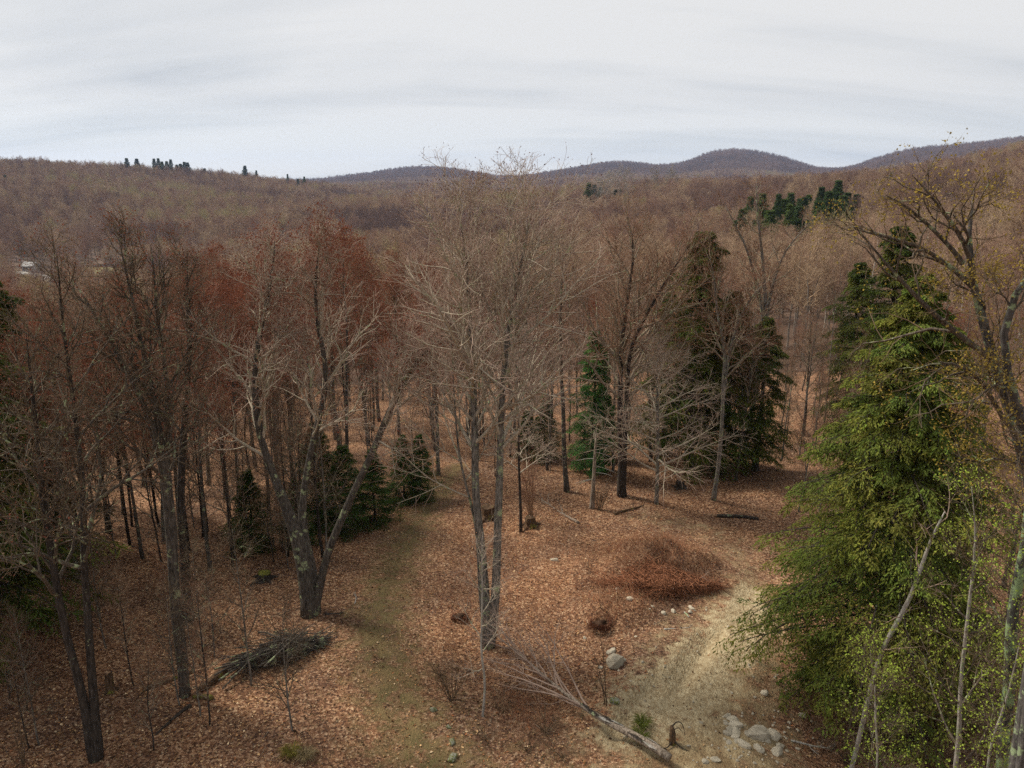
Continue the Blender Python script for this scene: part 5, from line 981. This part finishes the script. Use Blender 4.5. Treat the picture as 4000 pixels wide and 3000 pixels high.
def road():
    pts = np.array([polar(px, r_)[:2] for px, r_ in [(-120, 600), (20, 590), (90, 575), (150, 545), (165, 520), (120, 500), (60, 490)]]); P, _ = resample(np.c_[pts, np.zeros(len(pts))], np.ones(len(pts)), 40, rng, 0); P = P[0, :, :2]
    T = vnorm(np.gradient(P, axis=0)); S_ = np.stack([-T[:, 1], T[:, 0]], 1) * 3.6; a, b_ = P + S_, P - S_; V_ = np.stack([a, b_], 1).reshape(-1, 2); z = ground(V_[:, 0], V_[:, 1]) + .5
    m = MB(); i = np.arange(39) * 2; m.add(np.c_[V_, z], np.stack([i, i + 2, i + 3, i + 1], 1)); o = m.obj('road', M['gravel']); o['kind'] = 'structure'
road()
M['siding'] = flat_mat('white_siding', (0.42, 0.42, 0.40), (0.5, 0.5, 0.48), 2.0); M['roof'] = flat_mat('roof_sheet', (0.32, 0.31, 0.30), (0.42, 0.41, 0.40), 2.0); M['glass'] = flat_mat('dark_glass', (0.02, 0.025, 0.03), (0.04, 0.045, 0.05), 2.0)
def box(m, lo, hi):
    x0, y0, z0 = lo; x1, y1, z1 = hi; m.add([(x0, y0, z0), (x1, y0, z0), (x1, y1, z0), (x0, y1, z0), (x0, y0, z1), (x1, y0, z1), (x1, y1, z1), (x0, y1, z1)], [(0, 3, 2, 1), (4, 5, 6, 7), (0, 1, 5, 4), (1, 2, 6, 5), (2, 3, 7, 6), (3, 0, 4, 7)])
def house(px, r_, L_, W_, h, rz, label):
    p = polar(px, r_); t = thing('house', label, 'house', p, rz); m = MB(); box(m, (-L_ / 2, -W_ / 2, -1), (L_ / 2, W_ / 2, h)); m.add([(-L_ / 2, -W_ / 2, h), (-L_ / 2, W_ / 2, h), (-L_ / 2, 0, h + W_ * .38), (L_ / 2, -W_ / 2, h), (L_ / 2, W_ / 2, h), (L_ / 2, 0, h + W_ * .38)], None, [(0, 2, 1), (3, 4, 5)]); m.obj('wall', M['siding'], t, smooth=False)
    m = MB(); e = .5; rh = W_ * .38
    for s in (-1, 1):
        y1 = s * (W_ / 2 + e); z1 = h - rh * e / (W_ / 2) + .06; a = [(-L_ / 2 - e, 0, h + rh + .06), (L_ / 2 + e, 0, h + rh + .06), (L_ / 2 + e, y1, z1), (-L_ / 2 - e, y1, z1)]; b_ = [(x, y, z + .2) for x, y, z in a]
        m.add(a + b_, [(0, 1, 2, 3), (4, 7, 6, 5), (0, 4, 5, 1), (1, 5, 6, 2), (2, 6, 7, 3), (3, 7, 4, 0)])
    m.obj('roof', M['roof'], t, smooth=False)
    for i in range(3):
        m = MB(); x = (-.3 + .3 * i) * L_; box(m, (x - .6, -W_ / 2 - .05, 1.2), (x + .6, -W_ / 2 + .02, 2.6)); m.obj('window', M['glass'], t, smooth=False)
house(30, 470, 8, 5.5, 3.0, .2, 'white house nearest the left photo edge in the valley'); house(70, 596, 9, 6, 3.5, -.3, 'pale house beside the bend of the valley road'); house(745, 610, 10, 7, 4, .3, 'white house seen through the left crowns, farther right'); house(700, 620, 8, 6, 3.5, -.2, 'smaller white house next to the farther right house')

# ------------------------------------------------------------------ labels that tell the repeats apart: by look, landmark and order
ORD = ['first', 'second', 'third', 'fourth', 'fifth', 'sixth', 'seventh', 'eighth', 'ninth', 'tenth', 'eleventh', 'twelfth', 'thirteenth', 'fourteenth', 'fifteenth', 'sixteenth', 'seventeenth', 'eighteenth', 'nineteenth', 'twentieth']
def img_x(o):
    x, y, z = o.location; return 2000 + FPX * x / (y * cp + (CAM_H - z) * sp)
def relabel(group, look, marks, rows, tail='{look}, {o} from left in the {row} {mark}'):
    cells = {}
    for o in list(COL.objects):
        if o.get('group') != group or o.parent: continue
        px = img_x(o); mk = next(m for lim, m in marks if px < lim); r_ = math.hypot(o.location[0], o.location[1]); rw = next(m for lim, m in rows if r_ < lim)
        cells.setdefault((look(o), mk, rw), []).append((px, o))
    for (lk, mk, rw), l in cells.items():
        l.sort(key=lambda e: e[0])
        for i, (px, o) in enumerate(l):
            if i < len(ORD): o['label'] = tail.format(look=lk, o=ORD[i], row=rw, mark=mk)
wood = [(450, 'behind the left edge hemlocks'), (800, 'behind the many limbed maple'), (1350, 'behind the thick maple'), (1720, 'behind the young spruces'), (2150, 'behind the tall pair'), (2560, 'behind the stout double trunk'), (2990, 'behind the dark hemlocks'), (3450, 'left of the big hemlock top'), (9999, 'right of the big hemlock')]
relabel('bare trees of the wood beyond the clearing', lambda o: 'rusty budded hardwood' if any(c.name.startswith('buds') for c in o.children) else 'bare brown hardwood', wood, [(58, 'front row'), (75, 'second row'), (95, 'middle depth'), (999, 'farthest row')])
relabel('slim saplings at the edge of the wood', lambda o: 'slim bare sapling', wood, [(36, 'nearest leaves'), (46, 'nearer leaves'), (999, 'farther leaves')])
relabel('thin young trees in the wood', lambda o: 'thin young tree', wood, [(50, 'nearer trees'), (999, 'farther trees')])
relabel('pines along the left ridge crest', lambda o: 'dark pine', [(9999, 'of the left ridge')], [(9999, 'crest')])
relabel('conifers on the upper right slope', lambda o: 'scattered conifer', [(9999, 'upper right slope')], [(450, 'lower'), (9999, 'higher')], '{look}, {o} from left on the {row} {mark}')
relabel('scattered pines on the middle slope', lambda o: 'small pine', [(9999, 'middle slope')], [(9999, 'brown')], '{look}, {o} from left on the {row} {mark}')
relabel('green pines of the bright clump', lambda o: 'green pine', [(9999, 'on the middle slope')], [(9999, 'bright clump')])
relabel('conifers at the right end of the left ridge', lambda o: 'small dark conifer', [(9999, 'end of the left ridge')], [(9999, 'right')], '{look}, {o} from left at the {row} {mark}')
relabel('conifers on the far hill', lambda o: 'tiny conifer', [(9999, 'on the far hill')], [(9999, 'little row')])
relabel('conifers of the green stand on the right slope', lambda o: 'dark conifer', [(9999, 'of the green stand')], [(270, 'front rank'), (290, 'second rank'), (310, 'third rank'), (330, 'fourth rank'), (9999, 'back rank')])
relabel('dark shrubs on the shaded bank under the birches', lambda o: 'dark tangled shrub', [(9999, 'under the birches')], [(25.5, 'nearest brush'), (9999, 'farther brush')])
relabel('low dark shrubs by the fallen tree', lambda o: 'low dark shrub', [(9999, 'red leaves by the fallen tree')], [(9999, '')], '{look}, {o} from left in the {mark}')
